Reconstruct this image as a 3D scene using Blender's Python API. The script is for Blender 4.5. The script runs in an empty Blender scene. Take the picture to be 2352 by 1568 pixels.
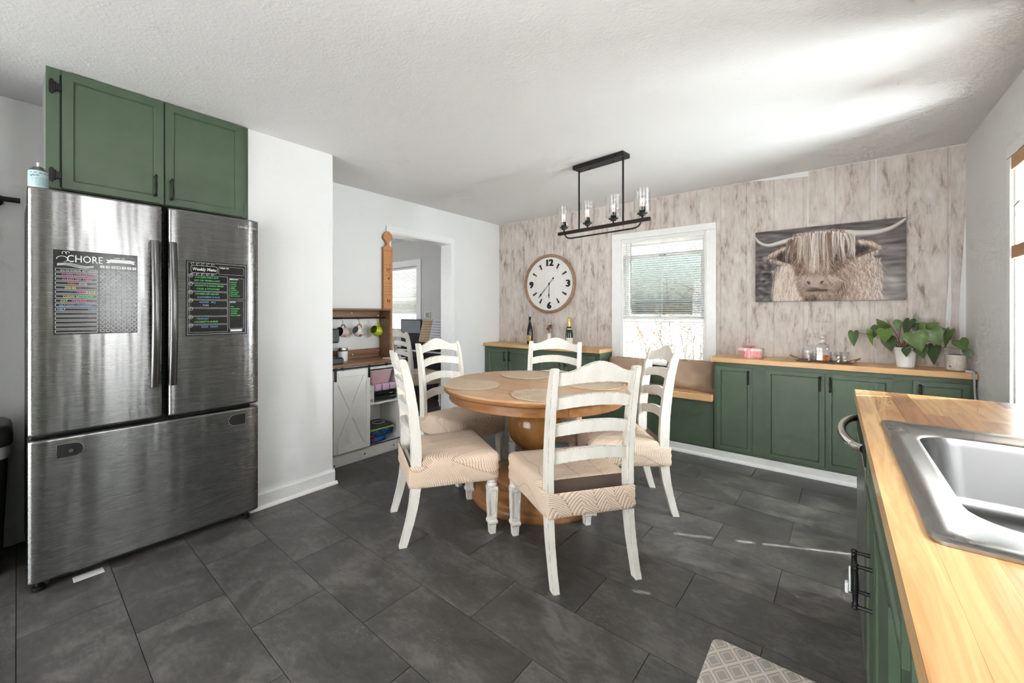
import bpy, bmesh, math, random
import numpy as np
from mathutils import Matrix, Vector

scene = bpy.context.scene
COL = scene.collection
PI = math.pi

# ------------------------------------------------------------------ camera
cam_d = bpy.data.cameras.new('camera')
cam_d.sensor_width = 36.0
cam_d.lens = 944.9 / 2352 * 36
cam_d.shift_x = (1176 - 1110) / 2352
cam_d.shift_y = -(784 - 717) / 2352
cam_d.clip_start = 0.02
cam = bpy.data.objects.new('camera', cam_d)
cam.location = (0, 0, 1.2385)
cam.rotation_euler = (PI / 2, 0, math.atan(808 / 944.9))
COL.objects.link(cam)
scene.camera = cam

# ------------------------------------------------------------------ world, sun, large lights, exposure
world = bpy.data.worlds.new('sky')
scene.world = world
world.use_nodes = True
wn = world.node_tree.nodes
sky = wn.new('ShaderNodeTexSky')
sky.sky_type = 'NISHITA'
sky.sun_disc = False
sky.sun_elevation = math.radians(50)
sky.sun_rotation = math.radians(63)
sky.air_density = 1.6
sky.dust_density = 4.0
hsv = wn.new('ShaderNodeHueSaturation')
hsv.inputs['Saturation'].default_value = 0.35
world.node_tree.links.new(sky.outputs['Color'], hsv.inputs['Color'])
world.node_tree.links.new(hsv.outputs['Color'], wn['Background'].inputs['Color'])
wn['Background'].inputs['Strength'].default_value = 0.32

def lamp(name, kind, loc, energy, color=(1, 1, 1), size=None, direction=None, angle=None):
    d = bpy.data.lights.new(name, kind)
    d.energy = energy
    d.color = color
    if kind == 'AREA':
        d.shape = 'RECTANGLE'
        d.size, d.size_y = size
    if angle is not None:
        d.angle = angle
    o = bpy.data.objects.new(name, d)
    o.location = loc
    if direction is not None:
        o.rotation_euler = Vector(direction).to_track_quat('-Z', 'Y').to_euler()
    COL.objects.link(o)
    return o

SE = math.radians(50)
lamp('sun', 'SUN', (6, 6, 6), 11.0, (1, .97, .92), direction=(-.891 * math.cos(SE), -.454 * math.cos(SE), -math.sin(SE)), angle=math.radians(.5))
# fill light at the added rear patio door; daylight at the right-hand windows
lamp('patio_fill', 'AREA', (-1.45, -2.56, 1.1), 66, (.95, .97, 1), (2.5, 2.0), direction=(0, 1, .12))
lamp('sink_window_daylight', 'AREA', (.645, .85, 1.45), 8, (.95, .97, 1), (.42, .8), direction=(-1, .3, .2))
lamp('dining_window_daylight', 'AREA', (.86, 2.87, 1.36), 470, (.95, .97, 1), (.72, 1.28), direction=(-1, 0, 0))
lamp('far_room_area_light', 'AREA', (-5.6, 1.3, 1.4), 18, (.95, .97, 1), (1.4, 1.2), direction=(0.3, 1, 0))  # area lamp inside the far room, before its windowless front wall

scene.view_settings.view_transform = 'Standard'
scene.view_settings.look = 'None'
scene.view_settings.gamma = 1.0
scene.view_settings.use_curve_mapping = False
scene.view_settings.exposure = 1.0
try:
    scene.cycles.use_denoising = True
    scene.cycles.use_adaptive_sampling = True
    scene.cycles.adaptive_threshold = .15
    scene.cycles.adaptive_min_samples = 8
    scene.cycles.max_bounces = 6
    scene.cycles.diffuse_bounces = 4
    scene.cycles.glossy_bounces = 3
    scene.cycles.transparent_max_bounces = 12
    scene.cycles.transmission_bounces = 6
    scene.cycles.sample_clamp_indirect = 6.0
    scene.cycles.caustics_reflective = False
    scene.cycles.caustics_refractive = False
except Exception:
    pass

# ------------------------------------------------------------------ mesh helpers
def S(r, g, b):
    def f(c):
        c /= 255.0
        return c / 12.92 if c <= .04045 else ((c + .055) / 1.055) ** 2.4
    return (f(r), f(g), f(b))

def NB():
    return bmesh.new()

def box(bm, x0, x1, y0, y1, z0, z1, bev=0, seg=1):
    vs = [bm.verts.new((x, y, z)) for x in (x0, x1) for y in (y0, y1) for z in (z0, z1)]
    fs = [(0, 1, 3, 2), (4, 6, 7, 5), (0, 4, 5, 1), (2, 3, 7, 6), (0, 2, 6, 4), (1, 5, 7, 3)]
    faces = [bm.faces.new([vs[i] for i in f]) for f in fs]
    if bev:
        es = set()
        for f in faces:
            es.update(f.edges)
        bmesh.ops.bevel(bm, geom=list(es), offset=bev, segments=seg, profile=.6, affect='EDGES')
    return vs

def prism(bm, pts, axis, a0, a1):
    """polygon pts (2D) extruded along axis x, y or z"""
    def mk(p, a):
        if axis == 'x':
            return (a, p[0], p[1])
        if axis == 'y':
            return (p[0], a, p[1])
        return (p[0], p[1], a)
    A = [bm.verts.new(mk(p, a0)) for p in pts]
    B = [bm.verts.new(mk(p, a1)) for p in pts]
    n = len(pts)
    bm.faces.new(A)
    bm.faces.new(B[::-1])
    for i in range(n):
        j = (i + 1) % n
        bm.faces.new([A[j], A[i], B[i], B[j]])

def loft(bm, loops, cap0=True, cap1=True, closed=True):
    rings = [[bm.verts.new(p) for p in L] for L in loops]
    n = len(rings[0])
    rng = n if closed else n - 1
    for a, b in zip(rings, rings[1:]):
        for i in range(rng):
            j = (i + 1) % n
            bm.faces.new([a[i], a[j], b[j], b[i]])
    if cap0:
        bm.faces.new(rings[0][::-1])
    if cap1:
        bm.faces.new(rings[-1])
    return rings

def lathe(bm, prof, n=32, c=(0, 0, 0), cap=True):
    loops = []
    for r, z in prof:
        r = max(r, 1e-4)
        loops.append([(c[0] + r * math.cos(2 * PI * i / n), c[1] + r * math.sin(2 * PI * i / n), c[2] + z) for i in range(n)])
    return loft(bm, loops, cap, cap)

def tube(bm, pts, r, n=8, caps=True, closed=False):
    pts = [Vector(p) for p in pts]
    m = len(pts)
    rs = r if isinstance(r, (list, tuple)) else [r] * m
    loops = []
    up = None
    for i in range(m):
        if closed:
            t = (pts[(i + 1) % m] - pts[i - 1]).normalized()
        else:
            t = (pts[min(i + 1, m - 1)] - pts[max(i - 1, 0)]).normalized()
        if up is None:
            up = Vector((0, 0, 1)) if abs(t.z) < .9 else Vector((1, 0, 0))
        s = t.cross(up)
        if s.length < 1e-5:
            s = t.cross(Vector((0, 1, 0)))
        s.normalize()
        up = s.cross(t).normalized()
        loops.append([tuple(pts[i] + (s * math.cos(2 * PI * k / n) + up * math.sin(2 * PI * k / n)) * rs[i]) for k in range(n)])
    if closed:
        loops.append(loops[0])
        loft(bm, loops, False, False)
    else:
        loft(bm, loops, caps, caps)

def grid(bm, fn, nu, nv, thick=None):
    """surface fn(u,v)->point, u,v in 0..1"""
    V = [[bm.verts.new(fn(i / nu, j / nv)) for j in range(nv + 1)] for i in range(nu + 1)]
    for i in range(nu):
        for j in range(nv):
            bm.faces.new([V[i][j], V[i + 1][j], V[i + 1][j + 1], V[i][j + 1]])
    return V

def arc(cx, cy, r, a0, a1, n):
    return [(cx + r * math.cos(a0 + (a1 - a0) * i / n), cy + r * math.sin(a0 + (a1 - a0) * i / n)) for i in range(n + 1)]

def rrect(x0, x1, y0, y1, r, n=4):
    return (arc(x1 - r, y0 + r, r, -PI / 2, 0, n) + arc(x1 - r, y1 - r, r, 0, PI / 2, n)
            + arc(x0 + r, y1 - r, r, PI / 2, PI, n) + arc(x0 + r, y0 + r, r, PI, 1.5 * PI, n))

def smooth_by_angle(me, ang=40):
    me.shade_smooth()
    try:
        me.set_sharp_from_angle(angle=math.radians(ang))
    except Exception:
        pass

def obj(name, bm, mat, parent=None, smooth=False, recalc=True, loc=None):
    if recalc:
        bmesh.ops.recalc_face_normals(bm, faces=bm.faces)
    me = bpy.data.meshes.new(name)
    bm.to_mesh(me)
    bm.free()
    if mat is not None:
        me.materials.append(mat)
    if smooth:
        smooth_by_angle(me, 40 if smooth is True else smooth)
    o = bpy.data.objects.new(name, me)
    COL.objects.link(o)
    if parent is not None:
        o.parent = parent
    if loc is not None:
        o.location = loc
    return o

def inst(name, me, parent=None, loc=(0, 0, 0), rot=(0, 0, 0), scale=None):
    o = bpy.data.objects.new(name, me)
    COL.objects.link(o)
    o.location = loc
    o.rotation_euler = rot
    if scale is not None:
        o.scale = scale
    if parent is not None:
        o.parent = parent
    return o

def tag(o, label=None, cat=None, group=None, kind=None):
    if label:
        o['label'] = label
    if cat:
        o['category'] = cat
    if group:
        o['group'] = group
    if kind:
        o['kind'] = kind
    return o

def thing(name, label, cat, loc=(0, 0, 0), rz=0, group=None):
    o = bpy.data.objects.new(name, None)
    o.empty_display_size = .05
    COL.objects.link(o)
    o.location = loc
    o.rotation_euler = (0, 0, rz)
    return tag(o, label, cat, group)

def struct(o):
    o['kind'] = 'structure'
    return o

def kids(o):
    return [c for c in bpy.data.objects if c.parent == o]

def dup(root, loc, rz, label, group=None):
    r = root.copy()
    COL.objects.link(r)
    r.location = loc
    r.rotation_euler = (0, 0, rz)
    r['label'] = label
    if group:
        r['group'] = group
    for ch in kids(root):
        c = ch.copy()
        COL.objects.link(c)
        c.parent = r
        for g in kids(ch):
            d = g.copy()
            COL.objects.link(d)
            d.parent = c
    return r

def text_into(bm, s, size, M, depth=.0008, align='LEFT', bold=0.0, xs=1.0, shear=0.0):
    cu = bpy.data.curves.new('t', 'FONT')
    cu.body = s
    cu.size = size
    cu.align_x = align
    cu.resolution_u = 2
    cu.extrude = depth / 2
    cu.offset = bold
    cu.shear = shear
    o = bpy.data.objects.new('t', cu)
    COL.objects.link(o)
    bpy.context.view_layer.update()
    me = bpy.data.meshes.new_from_object(o.evaluated_get(bpy.context.evaluated_depsgraph_get()))
    me.transform(M @ Matrix.Diagonal((xs, 1, 1, 1)))
    bm.from_mesh(me)
    bpy.data.meshes.remove(me)
    bpy.data.objects.remove(o)
    bpy.data.curves.remove(cu)

def frame_mat(origin, ex, ey, ez):
    m = Matrix.Identity(4)
    for i in range(3):
        m[i][0], m[i][1], m[i][2], m[i][3] = ex[i], ey[i], ez[i], origin[i]
    return m

BACKM = lambda x, y, z: frame_mat((x, y, z), (1, 0, 0), (0, 0, 1), (0, -1, 0))     # faces -Y
LEFTM = lambda x, y, z: frame_mat((x, y, z), (0, 1, 0), (0, 0, 1), (1, 0, 0))      # faces +X

# ------------------------------------------------------------------ materials
class MT:
    def __init__(self, name, base=(.8, .8, .8), rough=.5, metal=0.0, spec=None, coat=0.0):
        self.m = bpy.data.materials.new(name)
        self.m.use_nodes = True
        self.nt = self.m.node_tree
        self.b = self.nt.nodes['Principled BSDF']
        self.b.inputs['Base Color'].default_value = (*base, 1)
        self.b.inputs['Roughness'].default_value = rough
        self.b.inputs['Metallic'].default_value = metal
        if spec is not None:
            self.b.inputs['Specular IOR Level'].default_value = spec
        if coat:
            self.b.inputs['Coat Weight'].default_value = coat
            self.b.inputs['Coat Roughness'].default_value = .15
    def n(self, t, **kw):
        x = self.nt.nodes.new(t)
        for k, v in kw.items():
            setattr(x, k, v)
        return x
    def l(self, a, b):
        self.nt.links.new(a, b)
    def co(self, scale=(1, 1, 1), kind='Object', rot=(0, 0, 0), per_object=False):
        tc = self.n('ShaderNodeTexCoord')
        mp = self.n('ShaderNodeMapping')
        mp.inputs['Scale'].default_value = scale
        mp.inputs['Rotation'].default_value = rot
        self.l(tc.outputs[kind], mp.inputs['Vector'])
        if per_object:
            oi = self.n('ShaderNodeObjectInfo')
            mu = self.n('ShaderNodeMath', operation='MULTIPLY')
            mu.inputs[1].default_value = 37.0
            self.l(oi.outputs['Random'], mu.inputs[0])
            cb = self.n('ShaderNodeCombineXYZ')
            for i in range(3):
                self.l(mu.outputs[0], cb.inputs[i])
            self.l(cb.outputs[0], mp.inputs['Location'])
        return mp.outputs['Vector']
    def noise(self, vec, scale=5, detail=4, rough=.55, dist=0.0):
        x = self.n('ShaderNodeTexNoise')
        x.inputs['Scale'].default_value = scale
        x.inputs['Detail'].default_value = detail
        x.inputs['Roughness'].default_value = rough
        x.inputs['Distortion'].default_value = dist
        self.l(vec, x.inputs['Vector'])
        return x.outputs['Fac']
    def ramp(self, fac, stops):
        r = self.n('ShaderNodeValToRGB')
        els = r.color_ramp.elements
        while len(els) < len(stops):
            els.new(.5)
        for e, (p, c) in zip(els, stops):
            e.position = p
            e.color = (*c, 1) if len(c) == 3 else c
        self.l(fac, r.inputs['Fac'])
        return r.outputs['Color']
    def mix(self, fac, a, b, mode='MIX'):
        x = self.n('ShaderNodeMix', data_type='RGBA', blend_type=mode)
        for s, v in (('Factor', fac), ('A', a), ('B', b)):
            idx = {'Factor': 0, 'A': 6, 'B': 7}[s]
            if isinstance(v, (int, float)):
                x.inputs[idx].default_value = v
            elif isinstance(v, tuple):
                x.inputs[idx].default_value = (*v, 1) if len(v) == 3 else v
            else:
                self.l(v, x.inputs[idx])
        return x.outputs[2]
    def math(self, op, a, b=None, clamp=False):
        x = self.n('ShaderNodeMath', operation=op, use_clamp=clamp)
        for i, v in enumerate((a, b)):
            if v is None:
                continue
            if isinstance(v, (int, float)):
                x.inputs[i].default_value = v
            else:
                self.l(v, x.inputs[i])
        return x.outputs[0]
    def color(self, c):
        self.l(c, self.b.inputs['Base Color'])
    def rough(self, c):
        self.l(c, self.b.inputs['Roughness'])
    def bump(self, h, strength=.2, dist=.01):
        x = self.n('ShaderNodeBump')
        x.inputs['Strength'].default_value = strength
        x.inputs['Distance'].default_value = dist
        self.l(h, x.inputs['Height'])
        self.l(x.outputs['Normal'], self.b.inputs['Normal'])
    def rand(self):
        return self.n('ShaderNodeObjectInfo').outputs['Random']

def plain(name, c, rough=.5, metal=0.0, nscale=0, nstr=.05, **k):
    t = MT(name, c, rough, metal, **k)
    v = t.noise(t.co(), nscale or 18, 3)
    lo = tuple(max(0, x * .975) for x in c)
    hi = tuple(min(1, x * 1.015) for x in c)
    t.color(t.ramp(v, [(.3, lo), (.7, hi)]))
    if nscale:
        t.bump(v, nstr, .004)
    return t.m

def m_plaster(name, c, scale=55, strength=.18):
    t = MT(name, c, .75)
    v = t.co()
    a = t.noise(v, scale, 5, .6)
    b = t.noise(v, 1.3, 3)
    t.color(t.ramp(b, [(.3, tuple(x * .965 for x in c)), (.7, c)]))
    t.bump(a, strength, .006)
    return t.m

def m_ceiling():
    c = S(229, 228, 227)
    t = MT('ceiling_paint', c, .8)
    v = t.co()
    a = t.noise(v, 70, 4, .6)
    b = t.ramp(t.noise(v, 14, 5, .65), [(.56, (0, 0, 0)), (.72, (1, 1, 1))])
    h = t.mix(.5, a, b, 'ADD')
    t.bump(h, .24, .006)
    return t.m

def m_wallpaper():
    t = MT('wallpaper_print', (.6, .5, .45), .6)
    big = t.noise(t.co((7, 1, 2.6), per_object=True), 1.7, 5, .6, .5)
    fine = t.noise(t.co((75, 1, 7)), 1.7, 5, .65)
    mid = t.noise(t.co((24, 1, 5.5)), 1.6, 6, .68, .3)
    k = t.math('ADD', t.math('MULTIPLY', big, .46), t.math('ADD', t.math('MULTIPLY', mid, .42), t.math('MULTIPLY', fine, .15)))
    c = t.ramp(k, [(.385, S(142, 127, 119)), (.43, S(172, 157, 149)), (.475, S(194, 183, 176)), (.54, S(205, 195, 188)), (.66, S(217, 211, 206))])
    wv = t.n('ShaderNodeTexWave', wave_type='BANDS', bands_direction='X')
    wv.inputs['Scale'].default_value = 1.6
    wv.inputs['Distortion'].default_value = .2
    t.l(t.co((1.0, 0, .12)), wv.inputs['Vector'])
    line = t.ramp(wv.outputs['Fac'], [(.0, (.78, .75, .73)), (.010, (1, 1, 1))])
    t.color(t.mix(.8, c, line, 'MULTIPLY'))
    return t.m

def m_green():
    c = S(76, 93, 72)
    t = MT('green_paint', c, .42)
    v = t.noise(t.co(), 9, 4)
    t.color(t.ramp(v, [(.3, S(73, 90, 69)), (.7, S(79, 96, 75))]))
    t.bump(t.noise(t.co(), 160, 3), .05, .002)
    return t.m

def m_tile():
    t = MT('slate_tile', (.06, .06, .058), .5)
    v = t.co((1, 1, 1), per_object=True)
    a = t.noise(v, 4.0, 9, .72, .6)
    b = t.noise(t.co((10, 26, 3), per_object=True), 2, 7, .75)
    cl = t.ramp(a, [(.36, (0, 0, 0)), (.64, (1, 1, 1))])
    k = t.mix(.35, cl, t.ramp(b, [(.3, (0, 0, 0)), (.7, (1, 1, 1))]))
    c = t.ramp(k, [(.05, S(56, 54, 52)), (.5, S(79, 77, 74)), (.95, S(112, 109, 105))])
    sp = t.ramp(t.noise(t.co((30, 55, 3), per_object=True), 2.2, 7, .8), [(.56, (0, 0, 0)), (.70, (1, 1, 1))])
    area = t.ramp(t.noise(v, 5.5, 4, .6), [(.50, (0, 0, 0)), (.66, (1, 1, 1))])
    c = t.mix(t.math('MULTIPLY', t.math('MULTIPLY', sp, area), .75), c, S(168, 165, 160))
    r = t.rand()
    c = t.mix(.35, c, t.ramp(r, [(0, (.85, .85, .85)), (1, (1.08, 1.08, 1.08))]), 'MULTIPLY')
    t.color(c)
    t.rough(t.ramp(a, [(.3, (.34, .34, .34)), (.7, (.5, .5, .5))]))
    t.bump(t.noise(t.co((4, 9, 4)), 26, 6, .75), .16, .003)
    return t.m

def m_wood(name, cols, axis='x', fine=26, rough=.4, per=False, grain=.5, bump=.06):
    sc = {'x': (1.2, fine, fine), 'y': (fine, 1.2, fine), 'z': (fine, fine, 1.2)}[axis]
    t = MT(name, cols[1], rough)
    g = t.noise(t.co(sc, per_object=per), 1.4, 6, .62, .8)
    b = t.noise(t.co(tuple(x * .22 for x in sc), per_object=per), 1.3, 4, .55, 1.2)
    k = t.mix(grain, b, g)
    t.color(t.ramp(k, [(.3, cols[0]), (.5, cols[1]), (.68, cols[2])]))
    t.bump(g, bump, .002)
    return t.m

def m_stave():
    t = MT('butcher_stave', (.6, .4, .2), .3, coat=.25)
    g = t.noise(t.co((22, 1.3, 22), per_object=True), 1.5, 6, .6, 1.0)
    r = t.rand()
    base = t.ramp(r, [(0, S(228, 180, 118)), (.25, S(212, 162, 104)), (.45, S(236, 196, 138)), (.65, S(222, 174, 114)), (.78, S(198, 146, 92)), (.86, S(182, 130, 82)), (.90, S(140, 94, 56))])
    dark = t.mix(.75, base, S(196, 150, 104), 'MULTIPLY')
    t.color(t.mix(t.ramp(g, [(.42, (0, 0, 0)), (.7, (1, 1, 1))]), base, dark))
    t.bump(g, .03, .001)
    return t.m

def m_steel(name, c=(.27, .268, .264), rough=.27, streak=True, axis='y'):
    t = MT(name, c, rough, 1.0)
    if streak:
        sc = {'y': (40, 1.2, 140), 'x': (1.2, 140, 140)}[axis]
        g = t.noise(t.co(sc), 3, 3, .6)
        t.rough(t.ramp(g, [(.3, (rough * .98,) * 3), (.7, (rough * 1.03,) * 3)]))
        t.b.inputs['Anisotropic'].default_value = .93
        t.b.inputs['Anisotropic Rotation'].default_value = .25
        tg = t.n('ShaderNodeTangent', direction_type='RADIAL', axis='Z')
        t.l(tg.outputs[0], t.b.inputs['Tangent'])
        big = t.noise(t.co((1, 5, .5)), 1.0, 3, .5)
        t.bump(big, .35, .02)
    return t.m

def m_cover(name='seat_fabric', c0=S(172, 147, 126), c1=S(226, 203, 181)):
    """stretch cover with leaf-vein relief: curved ribs branching off wandering midribs"""
    t = MT(name, c1, .85)
    v = t.co((1, 1, 1))
    wob = t.noise(t.co((1, 1, 1)), 3.2, 1)
    wob2 = t.noise(t.co((1, 1, 1)), 7.0, 1)
    sep = t.n('ShaderNodeSeparateXYZ')
    t.l(v, sep.inputs[0])
    across = t.math('ADD', t.math('ADD', t.math('MULTIPLY', sep.outputs[0], .8), t.math('MULTIPLY', sep.outputs[2], .55)), t.math('MULTIPLY', wob, .16))
    big = t.math('PINGPONG', t.math('ADD', across, 5.0), .055)
    ph = t.math('ADD', t.math('ADD', sep.outputs[1], t.math('MULTIPLY', sep.outputs[2], .75)), t.math('MULTIPLY', big, -.75))
    ph = t.math('ADD', ph, t.math('MULTIPLY', wob2, .022))
    rib = t.math('SINE', t.math('MULTIPLY', ph, 2 * PI / .0125))
    rib = t.math('MULTIPLY', t.math('ADD', rib, 1.0), .5)
    rib = t.math('POWER', rib, .5)
    vein = t.math('LESS_THAN', big, .0028)
    k = t.math('SUBTRACT', rib, t.math('MULTIPLY', vein, .5), True)
    t.color(t.ramp(k, [(.0, c0), (.45, c1), (1, tuple(min(1, x * 1.04) for x in c1))]))
    t.bump(k, .5, .003)
    return t.m

def m_distressed():
    base = S(231, 226, 216)
    t = MT('distressed_white', base, .42)
    bv = t.n('ShaderNodeBevel', samples=4)
    bv.inputs['Radius'].default_value = .006
    ge = t.n('ShaderNodeNewGeometry')
    dp = t.n('ShaderNodeVectorMath', operation='DOT_PRODUCT')
    t.l(bv.outputs[0], dp.inputs[0])
    t.l(ge.outputs['Normal'], dp.inputs[1])
    edge = t.ramp(dp.outputs['Value'], [(.86, (1, 1, 1)), (.992, (0, 0, 0))])
    nz = t.ramp(t.noise(t.co((30, 30, 12)), 1.6, 5, .7), [(.46, (0, 0, 0)), (.54, (1, 1, 1))])
    k = t.math('MULTIPLY', edge, nz)
    v = t.noise(t.co((8, 8, 3)), 2.4, 4)
    c = t.ramp(v, [(.3, S(222, 216, 205)), (.7, S(236, 232, 224))])
    t.color(t.mix(t.math('MULTIPLY', k, .9), c, S(104, 76, 54)))
    return t.m

def m_glass(name, tint=(1, 1, 1), refl=.12, opac=.0, rough=.02):
    """thin clear glass: see-through with a grazing reflection"""
    m = bpy.data.materials.new(name)
    m.use_nodes = True
    nt = m.node_tree
    nt.nodes.remove(nt.nodes['Principled BSDF'])
    out = nt.nodes['Material Output']
    tr = nt.nodes.new('ShaderNodeBsdfTransparent')
    tr.inputs[0].default_value = (*tint, 1)
    gl = nt.nodes.new('ShaderNodeBsdfGlossy')
    gl.inputs['Roughness'].default_value = rough
    fr = nt.nodes.new('ShaderNodeLayerWeight')
    fr.inputs['Blend'].default_value = .25
    ma = nt.nodes.new('ShaderNodeMath')
    ma.operation = 'MULTIPLY_ADD'
    ma.inputs[1].default_value = refl * 3
    ma.inputs[2].default_value = refl * .35
    mx = nt.nodes.new('ShaderNodeMixShader')
    nt.links.new(fr.outputs['Facing'], ma.inputs[0])
    nt.links.new(ma.outputs[0], mx.inputs[0])
    nt.links.new(tr.outputs[0], mx.inputs[1])
    nt.links.new(gl.outputs[0], mx.inputs[2])
    nt.links.new(mx.outputs[0], out.inputs[0])
    return m

def m_translucent(name, c, fac=.45):
    m = bpy.data.materials.new(name)
    m.use_nodes = True
    nt = m.node_tree
    nt.nodes.remove(nt.nodes['Principled BSDF'])
    out = nt.nodes['Material Output']
    d = nt.nodes.new('ShaderNodeBsdfDiffuse')
    d.inputs[0].default_value = (*c, 1)
    t = nt.nodes.new('ShaderNodeBsdfTranslucent')
    t.inputs[0].default_value = (*c, 1)
    mx = nt.nodes.new('ShaderNodeMixShader')
    mx.inputs[0].default_value = fac
    nt.links.new(d.outputs[0], mx.inputs[1])
    nt.links.new(t.outputs[0], mx.inputs[2])
    nt.links.new(mx.outputs[0], out.inputs[0])
    return m

def m_emit(name, c, s):
    t = MT(name, c, .5)
    t.b.inputs['Emission Color'].default_value = (*c, 1)
    t.b.inputs['Emission Strength'].default_value = s
    return t.m

def m_leaf(name, c0, c1):
    t = MT(name, c1, .38)
    v = t.noise(t.co((9, 9, 9)), 2.2, 4)
    t.color(t.mix(.5, t.ramp(v, [(.3, c0), (.7, c1)]), t.ramp(t.rand(), [(0, tuple(x * .6 for x in c0)), (1, tuple(x * 1.25 for x in c1))])))
    return t.m

W = m_plaster('wall_paint', S(231, 231, 230))
CEIL = m_ceiling()
WALLPAPER = m_wallpaper()
TRIM = plain('trim_white', S(236, 236, 234), .35)
GREEN = m_green()
TILE = m_tile()
GROUT = plain('grout_dark', S(30, 29, 28), .9)
STAVE = m_stave()
COUNTER = m_wood('counter_wood', (S(196, 146, 92), S(216, 170, 118), S(228, 187, 138)), 'x', 30, .38)
BROWNWOOD = m_wood('walnut_laminate', (S(104, 74, 52), S(134, 98, 71), S(158, 119, 88)), 'y', 34, .42)
FARFLOOR = m_wood('dark_plank_floor', (S(48, 32, 24), S(74, 50, 38), S(98, 68, 52)), 'x', 12, .35)
TABLEWOOD = m_wood('table_top_wood', (S(170, 128, 92), S(192, 150, 112), S(210, 170, 132)), 'x', 18, .38)
TABLEEDGE = m_wood('table_amber_wood', (S(124, 82, 46), S(158, 110, 68), S(184, 134, 90)), 'x', 14, .26)
PEDESTAL = m_wood('pedestal_wood', (S(104, 70, 36), S(136, 94, 50), S(160, 114, 64)), 'z', 10, .16)
PICKETW = m_wood('picket_pine', (S(158, 102, 58), S(190, 130, 80), S(206, 150, 100)), 'z', 24, .6)
SHELFW = m_wood('shelf_oak', (S(160, 116, 76), S(184, 140, 98), S(204, 164, 124)), 'y', 26, .5)
CLOCKW = m_wood('clock_frame_wood', (S(128, 98, 74), S(154, 122, 96), S(172, 142, 116)), 'x', 20, .6)
STEEL = m_steel('brushed_steel')
SINKSTEEL = m_steel('sink_steel', (.36, .36, .36), .3, False)
CHROME = plain('chrome', (.72, .72, .72), .12, 1.0)
BLACK = plain('black_plastic', S(20, 20, 21), .35)
BLACKMET = plain('black_iron', S(24, 23, 23), .42, .3)
BRONZE = plain('bronze_metal', S(46, 34, 31), .42, .4)
DARKGAP = plain('gasket_and_gap_shade', S(12, 12, 12), .7)  # fridge gasket black, also the painted shade in the cabinet door gap
WHITE = plain('white_enamel', S(232, 232, 230), .3)
DISTRESS = m_distressed()
COVER = m_cover()
CUSHION = plain('brown_velvet', S(88, 72, 62), .8, nscale=60, nstr=.1)
PILLOW = plain('pillow_linen', S(172, 146, 124), .9, nscale=220, nstr=.35)
GLASS = m_glass('clear_glass')
PANE = m_glass('window_pane', (.93, .96, .96), .1)
TINTPANE = m_glass('tinted_pane', (.70, .735, .735), .12)
SLAT = m_translucent('blind_slat', (.86, .86, .85), .5)
CRYSTAL = m_glass('cut_crystal', (.97, .975, .98), .2, rough=.05)
# ------------------------------------------------------------------ room shell
XL, XR, YB, YR, ZC = -3.335, .67, 4.22, -2.6, 2.376

def clip(poly, x0, x1, y0, y1):
    def half(P, f, inter):
        out = []
        for i in range(len(P)):
            a, b = P[i - 1], P[i]
            ia, ib = f(a), f(b)
            if ib:
                if not ia:
                    out.append(inter(a, b))
                out.append(b)
            elif ia:
                out.append(inter(a, b))
        return out
    def ix(v):
        return lambda a, b: (v, a[1] + (b[1] - a[1]) * (v - a[0]) / (b[0] - a[0]))
    def iy(v):
        return lambda a, b: (a[0] + (b[0] - a[0]) * (v - a[1]) / (b[1] - a[1]), v)
    for f, g in ((lambda p: p[0] >= x0, ix(x0)), (lambda p: p[0] <= x1, ix(x1)), (lambda p: p[1] >= y0, iy(y0)), (lambda p: p[1] <= y1, iy(y1))):
        if len(poly) < 3:
            return []
        poly = half(poly, f, g)
    return poly

bm = NB()
box(bm, XL - .66, XR + .1, YR - .1, YB + .1, -.06, -.0035)
floor = struct(obj('floor', bm, GROUT))

# running-bond tiles, 12 x 24 in, laid a touch out of square with the walls
TR = -.0151
ct, st = math.cos(TR), math.sin(TR)
Lt, Wt, gj = .607, .3048, .0013
rects = [(XL + .002, XR - .002, YR + .002, YB - .002)]
for k in range(-10, 14):
    yb = .303 + Wt * k
    x_off = (-2.052 if k % 2 == 0 else -2.357)
    for n in range(-5, 8):
        xa = x_off + n * Lt
        P = [(xa + gj, yb + gj), (xa + Lt - gj, yb + gj), (xa + Lt - gj, yb + Wt - gj), (xa + gj, yb + Wt - gj)]
        P = [(x * ct - y * st, x * st + y * ct) for x, y in P]
        for rc in rects + [(XL - .66, XL - .16, 1.6, YB - .002), (XL - .158, XL, 2.49, 3.32)]:
            Q = clip(P, *rc)
            if len(Q) < 3:
                continue
            ar = abs(sum(Q[i - 1][0] * Q[i][1] - Q[i][0] * Q[i - 1][1] for i in range(len(Q)))) / 2
            if ar < .0015:
                continue
            cx_, cy_ = sum(q[0] for q in Q) / len(Q), sum(q[1] for q in Q) / len(Q)
            if cx_ > .15 or cy_ > 3.99:
                continue
            b2 = NB()
            prism(b2, [(q[0] - cx_, q[1] - cy_) for q in Q], 'z', -.0033, 0)
            obj('tile', b2, TILE, floor, loc=(cx_, cy_, 0))

bm = NB()
box(bm, -7.1, XL - .665, 1.1, 4.3, -.06, 0)
struct(obj('floor', bm, FARFLOOR))

bm = NB()
box(bm, XL - .12, XR + .2, YR - .2, YB + .2, ZC, ZC + .12)
struct(obj('ceiling', bm, CEIL))
bm = NB()
box(bm, -7.15, XL - .121, 1.0, 4.4, 2.385, 2.5)
struct(obj('ceiling', bm, CEIL))

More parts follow.
